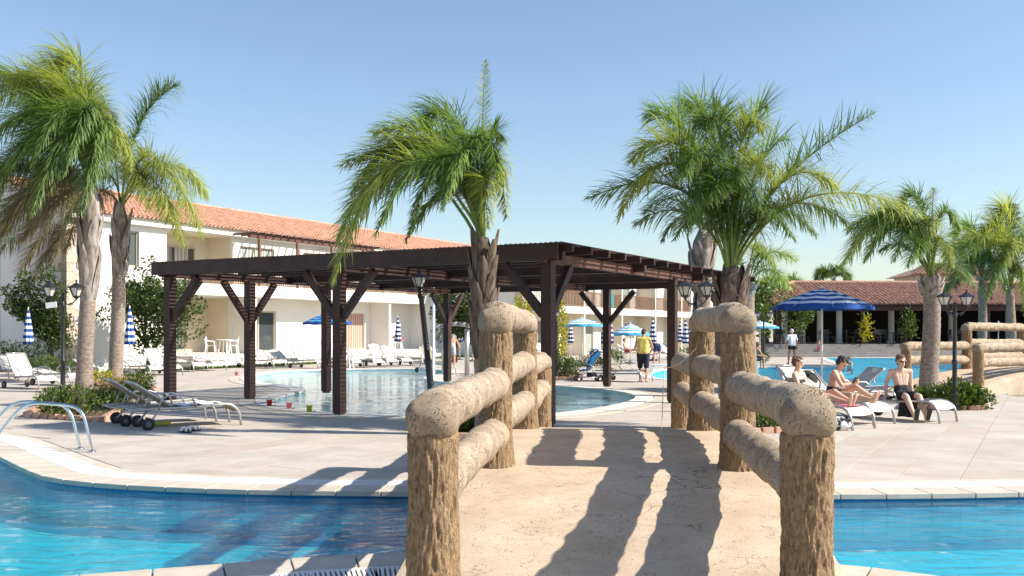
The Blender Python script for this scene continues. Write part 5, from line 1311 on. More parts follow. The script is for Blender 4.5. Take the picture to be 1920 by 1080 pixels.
# ---------------------------------------------------------------- lamp posts
def lantern(parent, loc, sc=1.0, glow='glass_lamp'):
    x, y, z = loc
    L = MB(); n = 6
    L.lathe([(0.02*sc,z+0.36*sc),(0.03*sc,z+0.34*sc),(0.015*sc,z+0.31*sc),(0.05*sc,z+0.285*sc),(0.07*sc,z+0.27*sc),(0.19*sc,z+0.205*sc),(0.19*sc,z+0.19*sc),(0.15*sc,z+0.188*sc)], n, (x,y,0))
    for k in range(n):
        a = 2*math.pi*k/n; L.bar((x+0.075*sc*math.cos(a), y+0.075*sc*math.sin(a), z+0.02*sc),(x+0.15*sc*math.cos(a), y+0.15*sc*math.sin(a), z+0.195*sc), 0.014*sc, 0.014*sc)
    L.lathe([(0.02*sc,z-0.06*sc),(0.03*sc,z-0.03*sc),(0.085*sc,z),(0.085*sc,z+0.022*sc),(0.02*sc,z+0.024*sc)], n, (x,y,0))
    o = L.build('lantern', M['iron'], parent)
    vs_ = []
    for r_, zz in ((0.068,0.024),(0.138,0.188)):
        for k in range(n): a = 2*math.pi*k/n; vs_.append((x+r_*sc*math.cos(a), y+r_*sc*math.sin(a), z+zz*sc))
    for k in range(n):
        k2 = (k+1)%n
        MB().add([vs_[k],vs_[k2],vs_[n+k2],vs_[n+k]], [(0,1,2,3)]).build('pane', M[glow], o)
def lamp_post(loc, label, H=2.2, arms=((-0.22,0),(0.22,0)), lean=(0,0), sc=1.0, group='black iron lamp posts', lh=0.0, fat=1.0):
    o = thing('lamp_post', label, 'lamp', loc, 0, group)
    pr = [(0.10,0),(0.10,0.06),(0.085,0.10),(0.075,0.22),(0.06,0.34),(0.066,0.38),(0.05,0.42),(0.046,0.95),(0.058,0.98),(0.058,1.03),(0.042,1.06),(0.038,H-0.30),(0.052,H-0.27),(0.052,H-0.22),(0.034,H-0.18),(0.03,H-0.02),(0.02,H+0.02)]
    mb = MB().lathe([(r_*fat, z_) for r_, z_ in pr], 14)
    if lean != (0,0): mb.v = [(v[0]+lean[0]*v[2]/H, v[1]+lean[1]*v[2]/H, v[2]) for v in mb.v]
    mb.build('post', M['iron'], o, True)
    tx, ty = lean
    for ax, ay in arms:
        pts = [(tx,ty,H-0.16)]
        for i in range(1,9):
            t = i/8; pts.append((tx+ax*t, ty+ay*t, H-0.16-0.07*math.sin(math.pi*t)+0.05*t*t))
        MB().tube(pts, 0.014, 6).build('arm', M['iron'], o, True)
        sp = [(tx+ax*0.55+0.055*math.cos(a)*(1-a/9), ty+ay*0.55, H-0.20-0.03+0.05*math.sin(a)*(1-a/9)) for a in [k*0.6 for k in range(13)]]
        MB().tube(sp, 0.008, 5).build('scroll', M['iron'], o, True)
        lantern(o, (tx+ax, ty+ay, H-0.06+lh), sc)
    return o
lamp_post(G(1790,770), 'black twin-lantern lamp post in the brick-edged bed on the right', 2.22, ((-0.21,0.0),(0.25,0.0)), sc=0.95)
lamp_post(P(118,775,20.2)*1.0 - Vector((0,0,P(118,775,20.2).z)), 'black twin-lantern lamp post at the far left with white notice board', 2.42, ((-0.28,0.0),(0.26,0.05)), sc=1.0)
lamp_post(Vector(((812-CX)*20.3/F,20.3,0)), 'leaning black lamp post in front of the pergola left of the central palm', 2.62, ((-0.02,0.0),), lean=(-0.28,0.0), sc=1.1, fat=1.5)
lamp_post(Vector(((1306-CX)*19.4/F,19.4,0)), 'black twin-lantern lamp post rising behind the right bridge railing', 2.40, ((-0.23,0.0),(0.22,0.05)), sc=1.05)
lamp_post(G(1043,709), 'slim black lamp post against the yellow columnar shrub', 2.2, ((0.0,0.02),), sc=0.8)
lamp_post(G(1432,680), 'slim black lamp post near the restaurant veranda', 2.4, ((-0.3,0),(0.3,0)), sc=1.0)
lamp_post(G(1018,684), 'far black lamp pole left of the turquoise open parasol', 2.0, ((0.0,0.02),), sc=0.7)
sg = thing('notice_board', 'small white notice board hung on the leftmost lamp post', 'sign', P(96,572,20.1)); 
MB().box((0,0,0),(0.23,0.02,0.12), mat=Matrix.Rotation(R(-7),3,'Y')).build('board', M['plastic'], sg, bevel=0.004)
MB().bar((0.02,0.02,0.05),(0.20,0.05,0.14),0.012,0.012).build('bracket', M['iron'], sg)
pl = thing('white_pole', 'thin white pole standing just right of the leaning lamp post', 'pole', G(813,707))
MB().lathe([(0.09,0),(0.09,0.02),(0.05,0.03),(0.05,3.6),(0.056,3.62),(0.03,3.68)], 14).build('shaft', M['white_paint'], pl, True)
MB().lathe([(0.13,0),(0.13,0.015),(0.055,0.03),(0.052,0.05)], 14).build('foot', M['metal'], pl, True)

# ---------------------------------------------------------------- small metal shelter, stroller, handrails, chairs
sh = thing('metal_shelter', 'small grey metal shelter with curved slatted top beside the central palm', 'shelter', G(852,704))
for x, y in ((-0.45,0.35),(0.45,-0.02),(0.48,0.7),(-0.45,0.95)): MB().tube([(x,y,0),(x,y,1.72)], 0.075 if (x,y)==(0.45,-0.02) else 0.04, 12).build('post', M['metal'], sh, True)
for k in range(9):
    x = -0.62+1.26*k/8; z = 1.72+0.16*math.cos((x)/0.75*1.4)
    MB().bar((x,-0.25,z),(x,1.2,z+0.1),0.10,0.03).build('roof_slat', M['wood_side'] if k%2 else M['metal'], sh)
for y in (-0.05,0.9):
    MB().tube([(x_/10,y,1.69+0.16*math.cos(x_/7.5*1.4)) for x_ in range(-6,7)], 0.025, 8).build('roof_hoop', M['metal'], sh, True)
st = thing('stroller', 'blue fabric baby stroller parked by the right Y-braced pergola post', 'stroller', G(1103,715), R(8), None)
for s in (-0.2, 0.2):
    MB().tube([(-0.36,s,0.09),(0.02,s,0.42),(0.36,s,0.88),(0.44,s,0.98)], 0.014, 8).build('frame_tube', M['metal'], st, True)
    MB().tube([(0.34,s,0.09),(0.10,s,0.50),(-0.1,s,0.58)], 0.013, 8).build('frame_tube', M['metal'], st, True)
    MB().tube([(0.30,s,0.14),(-0.30,s,0.14)], 0.010, 8).build('frame_tube', M['metal'], st, True)
    MB().tube([(0.42,s,0.95),(0.47,s,0.99),(0.53,s,0.96)], 0.022, 8).build('handle', M['plastic'], st, True)
    for x in (-0.36,0.34):
        for q in (-0.035,0.035):
            w_ = MB().lathe([(0.05,-0.018),(0.08,-0.012),(0.085,0),(0.08,0.012),(0.05,0.018)], 16).build('wheel', M['rubber'], st, True); w_.location = (x, s+q, 0.085); w_.rotation_euler = (R(90),0,0)
            hb_ = MB().lathe([(0.008,-0.02),(0.04,-0.019),(0.04,0.019),(0.008,0.02)], 10).build('wheel_hub', M['plastic'], w_)
mb = MB(); n = 6; prof = [(-0.26,0.36),(-0.12,0.40),(-0.02,0.38),(0.06,0.42),(0.16,0.58),(0.28,0.78),(0.37,0.93)]
vs_ = [(x, -0.19+0.38*j/n, z-0.05*(1-((j-3)/3)**2)) for x,z in prof for j in range(n+1)]
mb.add(vs_, [(i*(n+1)+j,(i+1)*(n+1)+j,(i+1)*(n+1)+j+1,i*(n+1)+j+1) for i in range(len(prof)-1) for j in range(n)]); mb.build('seat_sling', M['blue_stroller'], st, True)
for s in (-0.195,0.195): MB().add([(-0.02,s,0.40),(0.06,s,0.44),(0.37,s,0.93),(0.30,s,1.0),(0.10,s,0.80),(0.0,s,0.6)], [(0,1,2,3,4,5)]).build('side_panel', M['blue_stroller'], st)
mb = MB(); prof = [(0.35,0.95),(0.30,1.03),(0.20,1.03),(0.10,0.96),(0.05,0.86)]
mb.add([(x,-0.20+0.40*j/n,z+0.03*(1-((j-3)/3)**2)) for x,z in prof for j in range(n+1)], [(i*(n+1)+j,(i+1)*(n+1)+j,(i+1)*(n+1)+j+1,i*(n+1)+j+1) for i in range(4) for j in range(n)]); mb.build('sun_hood', M['blue_stroller'], st, True)
MB().box((0.12,0,0.22),(0.30,0.30,0.14)).build('basket', M['navy_cloth'], st, bevel=0.03)
MB().box((-0.28,0,0.22),(0.16,0.34,0.025)).build('footrest', M['black_cloth'], st, bevel=0.008)
hr = thing('pool_handrail', 'polished steel twin pool handrail at the left edge of the near pool', 'handrail', G(160,845))
for k, (a, dd) in enumerate(((172,0.0),(150,0.32))):
    f0 = G(a, 849 if k == 0 else 843); q = f0.y
    pxs = [(a,849-6*k),(a-6,815),(a-16,778),(a-36,762-3*k),(a-70,758-3*k),(a-112,757-3*k),(a-140,772-3*k),(a-175,815-3*k),(a-205,862)]
    pts = [P(x,y,q) for x,y in pxs]; pts[0].z = 0.0
    sm = [pts[0]]
    for i in range(len(pts)-1):
        p0, p1, p2, p3 = pts[max(i-1,0)], pts[i], pts[i+1], pts[min(i+2,len(pts)-1)]
        for t in (0.25,0.5,0.75,1.0):
            sm.append(0.5*((2*p1)+(p2-p0)*t+(2*p0-5*p1+4*p2-p3)*t*t+(3*p1-p0-3*p2+p3)*t*t*t))
    MB().tube(sm, 0.021, 12).build('rail_tube', M['steel'], hr, True, world=True)
    MB().lathe([(0.055,0.0),(0.055,0.012),(0.024,0.02),(0.022,0.03)], 16).build('floor_flange', M['steel'], hr, True).location = f0-hr.location+Vector((0,0,0.012))
h2 = thing('pool_step_rail', 'slim white handrail leading into the far side of the main pool', 'handrail', G(1625,667))
for x in (0,0.45): MB().tube([(x,0,0),(x,0,0.85),(x+1.3,-2.0,0.12),(x+1.3,-2.0,-0.4)], 0.025, 8).build('rail_tube', M['white_paint'], h2, True)
h3 = thing('pool_ladder', 'pair of steel grab rails at the round pool left of the middle post', 'handrail', G(632,692))
for x in (0,0.4): MB().tube([(x,0.35,0),(x,0.33,0.6),(x,0.2,0.72),(x,0,0.62),(x,-0.1,0),(x,-0.1,-0.2)], 0.02, 8).build('rail_tube', M['steel'], h3, True)
h4 = thing('pool_arch_rail', 'curved white grab rail at the main pool right of the yellow-shirted person', 'handrail', G(1222,703))
for y in (0,0.4): MB().tube([(0,y,0),(0.02,y,0.28),(0.15,y,0.36),(0.62,y,0.36),(0.78,y,0.24),(0.82,y,-0.15)], 0.022, 8).build('rail_tube', M['white_paint'], h4, True)
def chair_kit():
    K = []
    mb = MB(); mb.box((0,0,0.43),(0.44,0.43,0.03)); K.append(('seat', mb.mesh('seat', M['plastic'])))
    b = MB(); b.bar((-0.22,0.26,0.82),(0.22,0.26,0.82),0.03,0.08)
    for k in range(5): b.bar((-0.17+0.085*k,0.215,0.45),(-0.17+0.085*k,0.26,0.79),0.05,0.016)
    K.append(('backrest', b.mesh('backrest', M['plastic'])))
    for sx in (-1,1):
        K.append(('armrest', MB().tube([(sx*0.24,-0.20,0.42),(sx*0.27,-0.19,0.60),(sx*0.27,-0.1,0.645),(sx*0.26,0.12,0.65),(sx*0.23,0.26,0.72)], 0.022, 6).mesh('armrest', M['plastic'], True)))
        for sy in (-1,1): K.append(('leg', MB().bar((sx*0.20,sy*0.19,0.43),(sx*0.25,sy*0.25,0.0),0.045,0.04).mesh('leg', M['plastic'])))
    return K
chk = chair_kit()
def chair(loc, rz, label):
    o = thing('plastic_chair', label, 'chair', loc, rz, 'white plastic terrace chairs')
    for nm, me in chk: inst(me, nm, o)
def table(loc, label, h=0.72, r=0.42, m='plastic'):
    o = thing('terrace_table', label, 'table', loc, 0, 'white plastic terrace tables')
    MB().lathe([(r*0.9,h-0.03),(r,h-0.025),(r,h),(r*0.95,h+0.005)], 24).build('tabletop', M[m], o)
    for k in range(4):
        a = k*math.pi/2+0.6; MB().bar((0.22*math.cos(a),0.22*math.sin(a),h-0.03),(0.33*math.cos(a),0.33*math.sin(a),0),0.045,0.045).build('leg', M[m], o)
ca = math.atan2(V.y, V.x)
chair(WF(2.6,1.2,0.5), ca+2.2, 'left white plastic chair in the ground-floor loggia beside the pergola'); table(WF(3.2,1.5,0.5), 'white round table between the two loggia chairs'); chair(WF(3.9,1.3,0.5), ca-0.6, 'right white plastic chair in the ground-floor loggia beside the pergola')
chair(WF(9.2,1.3,0.5), ca+2.0, 'white plastic chair left of the table before the plain wall'); table(WF(10.0,1.6,0.5), 'white round table among chairs right of the dark doorway'); chair(WF(10.7,1.2,0.5), ca-0.5, 'white plastic chair right of the table before the plain wall'); chair(WF(11.5,1.6,0.5), ca-1.0, 'white plastic chair left of the middle pergola post')
chair(WF(17.6,1.3,0.5), ca+2.4, 'white plastic chair below the small green-curtained window')
t2 = G(650,694)
table(t2, 'small white side table on the far pool edge right of the middle post', 0.62, 0.32)
rf = thing('red_float', 'red beach float lying on the chair by the green-curtained window', 'beach toy', WF(17.55,1.35,0.5+0.66))
MB().ball((0,0,0.02),(0.42,0.22,0.09),18,rot=Matrix.Rotation(R(12),3,'Y')).build('float', M['red'], rf, True)
MB().tube([(0.3*math.cos(a/3),0.16*math.sin(a/3),0.06) for a in range(19)],0.03,6,cap=False).build('rim', M['red'], rf, True)
# toys on the edge of the round pool
def bucket(px, py, label, m, m2, tip=0.0):
    o = thing('toy_bucket', label, 'toy', G(px,py,0.02), 0, 'pool toys'); o.scale = (0.7,)*3
    MB().lathe([(0.065,0),(0.09,0.17),(0.10,0.17),(0.10,0.18),(0.085,0.175),(0.06,0.02)], 18).build('bucket', M[m], o, True)
    MB().tube([(0.09*math.cos(k*math.pi/8),0.01,0.17+0.09*math.sin(k*math.pi/8)) for k in range(9)], 0.007, 6).build('handle', M[m2], o, True)
    MB().bar((0.12,0.05,0.01),(0.20,-0.12,0.03),0.06,0.02).build('spade', M[m2], o)
bucket(505,761,'red toy bucket at the left of the round pool edge','red','lime'); bucket(542,766,'pink and yellow toy bucket in the middle of the pool toys','pinkplastic','yellow'); bucket(580,772,'lime toy bucket nearest the middle pergola post','lime','yellow'); bucket(443,704,'pink toy bucket on the far left tip of the round pool','pinkplastic','red')
for k, (px, py, lab) in enumerate(((348,811,'left white sandal on the deck in front of the grey lounger'),(364,808,'right white sandal on the deck in front of the grey lounger'))):
    o = thing('sandal', lab, 'shoe', G(px,py,0.012), R(60+12*k), 'pair of sandals')
    pr = [(-0.035,-0.11),(0.035,-0.11),(0.045,0.03),(0.04,0.12),(0,0.14),(-0.04,0.12),(-0.04,0.03)]
    MB().prism(pr, 0, 0.022).build('sole', M['rubber'], o, bevel=0.004)
    MB().tube([(0.05*math.cos(a*math.pi/8),0.05,0.022+0.055*math.sin(a*math.pi/8)) for a in range(9)], 0.02, 6).build('strap', M['white_cloth'], o, True)
    MB().tube([(0.042*math.cos(a*math.pi/8),-0.06,0.022+0.06*math.sin(a*math.pi/8)) for a in range(9)], 0.014, 6).build('strap', M['white_cloth'], o, True)
o = thing('beach_toy', 'lime green inflatable toy beneath the nearest grey lounger', 'toy', G(300,797,0.012)); o.scale = (0.7,)*3; MB().tube([(0.16*math.cos(a*math.pi/8),0.10*math.sin(a*math.pi/8),0.04) for a in range(17)], 0.04, 8, cap=False).build('ring', M['lime'], o, True); MB().ball((0.2,-0.05,0.05),(0.09,0.06,0.05),12).build('float_head', M['yellow'], o, True)
tw = thing('towel', 'pale crumpled towel on the seat of the nearest taupe lounger', 'towel', LA+Vector((0,0,0.36)), math.atan2(d1.y,d1.x))
def cloth(nx, ny, sx, sy, h, seed, fn=None):
    mb = MB(); vs_ = []
    for i in range(nx+1):
        for j in range(ny+1):
            x = -sx/2+sx*i/nx; y = -sy/2+sy*j/ny
            z = h*(0.5+noise.noise(Vector((x*7+seed,y*7,seed)))*0.7+0.3*noise.noise(Vector((x*17,y*17,seed)))); z = max(z, 0.004)
            if fn: x, y, z = fn(x,y,z)
            vs_.append((x,y,z))
    fs = [(i*(ny+1)+j,(i+1)*(ny+1)+j,(i+1)*(ny+1)+j+1,i*(ny+1)+j+1) for i in range(nx) for j in range(ny)]
    return mb.add(vs_, fs)
cloth(24,16,0.75,0.5,0.05,3,lambda x,y,z:(x+0.2,y,z+0.005)).build('cloth', M['white_cloth'], tw, True)
# bags and towels by the sunbathers
bg_ = thing('beach_bag', 'black and white striped beach bag on the deck beside the nearest right bridge post', 'bag', G(1572,806,0.012))
MB().ball((0,0,0.10),(0.24,0.14,0.12),24,fn=lambda p: p+p.normalized()*0.03*noise.noise(p*12)).build('bag', M['towel_pattern'], bg_, True)
MB().tube([(0.16*math.cos(a*math.pi/8),0.02,0.16+0.12*math.sin(a*math.pi/8)) for a in range(9)], 0.012, 6).build('strap', M['black_cloth'], bg_, True)
tl = thing('towel', 'pink towel spread over the foot of the nearest right lounger', 'towel', Vector((5.85,15.95,0))-F1*1.0, math.atan2(F1.y,F1.x))
cloth(14,12,0.34,0.56,0.012,5,lambda x,y,z:(x+0.62,y,z+0.378)).build('cloth', M['pink_cloth'], tl, True)
tl = thing('towel', 'black and white patterned towel under the near sunbather', 'towel', Vector((5.85,15.95,0))-F1*1.0, math.atan2(F1.y,F1.x))
cloth(22,12,0.56,0.58,0.012,6,lambda x,y,z:(x+0.16,y,z+0.345)).build('cloth', M['towel_pattern'], tl, True)
tl = thing('towel', 'dark patterned clothes heaped on the flat lounger by the person in sunglasses', 'towel', Vector((7.80,17.15,0))-F4*1.0, math.atan2(F4.y,F4.x))
cloth(22,14,0.5,0.5,0.09,8,lambda x,y,z:(x-0.22,y,z+0.36)).build('cloth', M['black_cloth'], tl, True)
tl = thing('towel', 'black towel with red trim hanging off the flat lounger on the right deck', 'towel', Vector((7.80,17.15,0))-F4*1.0, math.atan2(F4.y,F4.x))
cloth(12,18,0.35,0.62,0.02,9,lambda x,y,z:(x+0.42,y*0.9-0.12,z+0.365 if y > -0.2 else z+0.365-min(0.32,(-0.2-y)*2.6))).build('cloth', M['black_cloth'], tl, True)
MB().ball((0.30,-0.18,0.40),(0.05,0.06,0.04),10).build('trim', M['red'], tl, True)
bp_ = thing('backpack', 'black backpack hung over the back of the second white lounger', 'bag', Vector((6.50,16.75,0))-F1*1.0, math.atan2(F1.y,F1.x))
MB().ball((-0.66,0.12,0.72),(0.13,0.16,0.20),20,rot=Matrix.Rotation(R(-40),3,'Y'),fn=lambda p: p+p.normalized()*0.02*noise.noise(p*15)).build('bag', M['black_cloth'], bp_, True)
MB().tube([(-0.60,0.06,0.86),(-0.48,0.02,0.84),(-0.36,0.04,0.70),(-0.40,0.08,0.58)], 0.014, 6).build('strap', M['rubber'], bp_, True)
# restaurant furniture
def dining_kit():
    K = [('seat', MB().box((0,0,0.45),(0.44,0.44,0.05)).mesh('seat', M['darkwood'])), ('backrest', MB().box((0,0.21,0.78),(0.44,0.04,0.34)).mesh('backrest', M['darkwood']))]
    for sx in (-1,1):
        K.append(('leg', MB().bar((sx*0.2,-0.2,0.43),(sx*0.2,-0.2,0),0.04,0.04).mesh('leg', M['darkwood']))); K.append(('leg', MB().bar((sx*0.2,0.21,0.62),(sx*0.2,0.21,0),0.04,0.04).mesh('leg', M['darkwood'])))
    return K
dk_ = dining_kit(); rr_ = random.Random(8)
ORD = ['first','second','third','fourth','fifth','sixth','seventh','eighth','ninth','tenth','eleventh','twelfth','thirteenth','fourteenth','fifteenth','sixteenth']
for k in range(16):
    x = 1.0+0.86*k; o = thing('dining_chair', ORD[k]+' dark dining chair from the left along the restaurant terrace', 'chair', WR(x, 0.55 if k%2 else -0.5, 0.78), rr_.choice((0,math.pi,1.57))+rr_.uniform(-.3,.3), 'restaurant dining chairs')
    for nm, me in dk_: inst(me, nm, o)
for k in range(6):
    o = thing('dining_table', ORD[k]+' dark dining table from the left along the restaurant terrace', 'table', WR(1.5+2.3*k, 0.0, 0.78), 0, 'restaurant dining tables')
    MB().box((0,0,0.74),(0.8,0.8,0.04)).build('tabletop', M['darkwood'], o); MB().lathe([(0.25,0),(0.25,0.03),(0.04,0.05),(0.04,0.72)],12).build('pedestal', M['darkwood'], o)
# ---------------------------------------------------------------- people
TMP = bpy.data.scenes.new('workshop')            # empty scene in which single bodies are remeshed
def remeshed(mb, voxel, smooth_it, name, m, parent, noise_amp=0.0, factor=0.5):
    me = mb.mesh('tmp', m); bm = bmesh.new(); bm.from_mesh(me); bmesh.ops.recalc_face_normals(bm, faces=bm.faces); bm.to_mesh(me); bm.free()
    o = bpy.data.objects.new('tmp', me); TMP.collection.objects.link(o)
    r = o.modifiers.new('r', 'REMESH'); r.mode = 'VOXEL'; r.voxel_size = voxel; r.use_smooth_shade = True
    s = o.modifiers.new('s', 'SMOOTH'); s.factor = factor; s.iterations = smooth_it
    with bpy.context.temp_override(scene=TMP, view_layer=TMP.view_layers[0]):
        dg = bpy.context.evaluated_depsgraph_get(); ev = o.evaluated_get(dg)
        me2 = bpy.data.meshes.new_from_object(ev, depsgraph=dg)
    me2.name = name; bpy.data.objects.remove(o); bpy.data.meshes.remove(me)
    if noise_amp:
        for v in me2.vertices: v.co += v.normal*noise_amp*noise.noise(v.co*28)
    me2.materials.clear(); me2.materials.append(m)
    me2.polygons.foreach_set('use_smooth', [True]*len(me2.polygons))
    q = bpy.data.objects.new(name, me2); link(q, parent); return q
Vv = Vector
def hand(mb, w, d, side, pal, s=1.0, curl=0.5):
    "palm, four fingers and a thumb: w wrist, d along the hand, side towards the thumb, pal palm normal"
    w, d = Vv(w), Vv(d).normalized(); side = Vv(side); side = (side - d*side.dot(d)).normalized(); pal = side.cross(d) if Vv(pal).dot(side.cross(d)) >= 0 else -side.cross(d)
    for k in (-0.028,-0.010,0.010,0.028): mb.capsule(w+side*k*0.7*s, w+d*0.085*s+side*k*s, 0.016*s, 0.013*s, 8)
    for k, L in ((0.031,0.070),(0.011,0.078),(-0.010,0.073),(-0.030,0.057)):
        a = w+d*0.088*s+side*k*s; b = a+(d+pal*curl*0.6).normalized()*L*0.5*s; c = b+(d*(1-curl*0.4)+pal*curl).normalized()*L*0.5*s
        mb.capsule(a,b,0.0095*s,0.0085*s,7); mb.capsule(b,c,0.0085*s,0.007*s,7)
    a = w+d*0.03*s+side*0.028*s; b = a+(side*0.8+d*0.7+pal*0.2).normalized()*0.042*s; c = b+(d+side*0.2+pal*0.3).normalized()*0.034*s
    mb.capsule(a,b,0.013*s,0.011*s,8); mb.capsule(b,c,0.011*s,0.008*s,8)
def figure(J, s=1.0, fat=1.0, female=False):
    mb = MB(); f = fat*s
    pel, che, nk, hd, fd = Vv(J['pelvis']), Vv(J['chest']), Vv(J['neck']), Vv(J['head']), Vv(J['face']).normalized()
    up = (nk-pel).normalized(); lat = (Vv(J['shR'])-Vv(J['shL'])).normalized(); fwd = up.cross(lat)*-1
    if fwd.dot(Vv(J.get('front', J['face']))) < 0: fwd = -fwd
    hl, hr_ = Vv(J['hipL']), Vv(J['hipR'])
    for k in (-1,0,1): mb.capsule(pel+lat*k*0.062*s, (pel*0.45+che*0.55)+lat*k*0.055*s*fat, 0.098*f, 0.088*f, 14)
    for k in (-1,-0.4,0.4,1): mb.capsule((pel*0.5+che*0.5)+lat*k*0.055*s*fat, che+up*0.05*s+lat*k*0.085*s, 0.088*f, 0.078*s, 14)
    for a in ('L','R'):
        sh = Vv(J['sh'+a]); mb.capsule(che+up*0.10*s, sh, 0.075*s, 0.052*s, 12)
        mb.capsule(nk-up*0.02*s, sh-up*0.005*s, 0.045*s, 0.040*s, 10)
        el, wr = Vv(J['el'+a]), Vv(J['wr'+a]); mb.capsule(sh, sh.lerp(el,0.5), 0.052*s, 0.046*s, 12); mb.capsule(sh.lerp(el,0.4), el, 0.045*s, 0.036*s, 12)
        mb.capsule(el, el.lerp(wr,0.4), 0.037*s, 0.037*s, 12); mb.capsule(el.lerp(wr,0.4), wr, 0.037*s, 0.024*s, 12)
        hd_ = Vv(J.get('ha'+a, wr-el)); sd = Vv(J.get('th'+a, fwd)); hand(mb, wr, hd_, sd, J.get('pa'+a, -lat if a == 'R' else lat), s, J.get('curl',0.5))
        hp, kn, an = Vv(J['hip'+a]), Vv(J['kn'+a]), Vv(J['an'+a]); to = Vv(J['to'+a])
        mb.capsule(pel, hp, 0.095*f, 0.092*f, 12); mb.capsule(hp, hp.lerp(kn,0.5), 0.090*f, 0.074*s, 14); mb.capsule(hp.lerp(kn,0.5), kn, 0.074*s, 0.054*s, 14)
        cf = kn.lerp(an,0.33); back = -(to-an).normalized(); mb.capsule(kn, cf+back*0.012*s, 0.053*s, 0.056*s, 12); mb.capsule(cf+back*0.012*s, an, 0.055*s, 0.034*s, 12)
        ax = (an-kn).normalized(); t = (to-an).normalized(); heel = an+ax*0.045*s-t*0.03*s
        mb.capsule(an, heel, 0.036*s, 0.032*s, 10); mb.capsule(heel, an+ax*0.045*s+t*0.12*s, 0.032*s, 0.033*s, 10)
        lt = t.cross(ax).normalized()
        for q in (-0.02,0.0,0.02): mb.capsule(an+ax*0.03*s+t*0.04*s, an+ax*0.052*s+t*0.165*s+lt*q*s, 0.028*s, 0.017*s, 8)
    mb.capsule(nk-up*0.04*s, hd-up*0.05*s, 0.056*s, 0.052*s, 12)
    hu = (fd.cross(lat)); 
    if hu.dot(hd-nk) < 0: hu = -hu
    hu = hu.normalized(); hr2 = fd.cross(hu)
    rot = Matrix((hr2, fd, hu)).transposed()
    mb.ball(hd+hu*0.03*s-fd*0.008*s, (0.075*s,0.094*s,0.090*s), 20, rot=rot)             # skull
    mb.ball(hd-hu*0.035*s+fd*0.018*s, (0.060*s,0.072*s,0.082*s), 18, rot=rot)            # face
    mb.ball(hd-hu*0.095*s+fd*0.062*s, (0.026*s,0.022*s,0.020*s), 12, rot=rot)            # chin
    mb.capsule(hd+hu*0.005*s+fd*0.090*s, hd-hu*0.036*s+fd*0.106*s, 0.010*s, 0.015*s, 8)  # nose
    mb.capsule(hd-hu*0.066*s+fd*0.086*s-hr2*0.018*s, hd-hu*0.066*s+fd*0.086*s+hr2*0.018*s, 0.009*s, 0.009*s, 8)   # lips
    mb.capsule(hd+hu*0.024*s+fd*0.082*s-hr2*0.035*s, hd+hu*0.024*s+fd*0.082*s+hr2*0.035*s, 0.012*s, 0.012*s, 8)   # brow
    for k in (-1,1): mb.ball(hd-hu*0.012*s+hr2*k*0.076*s-fd*0.008*s, (0.010*s,0.022*s,0.032*s), 12, rot=rot)
    return mb, dict(hd=hd, hu=hu, fd=fd, hr=hr2, rot=rot, up=up, lat=lat, fwd=fwd)
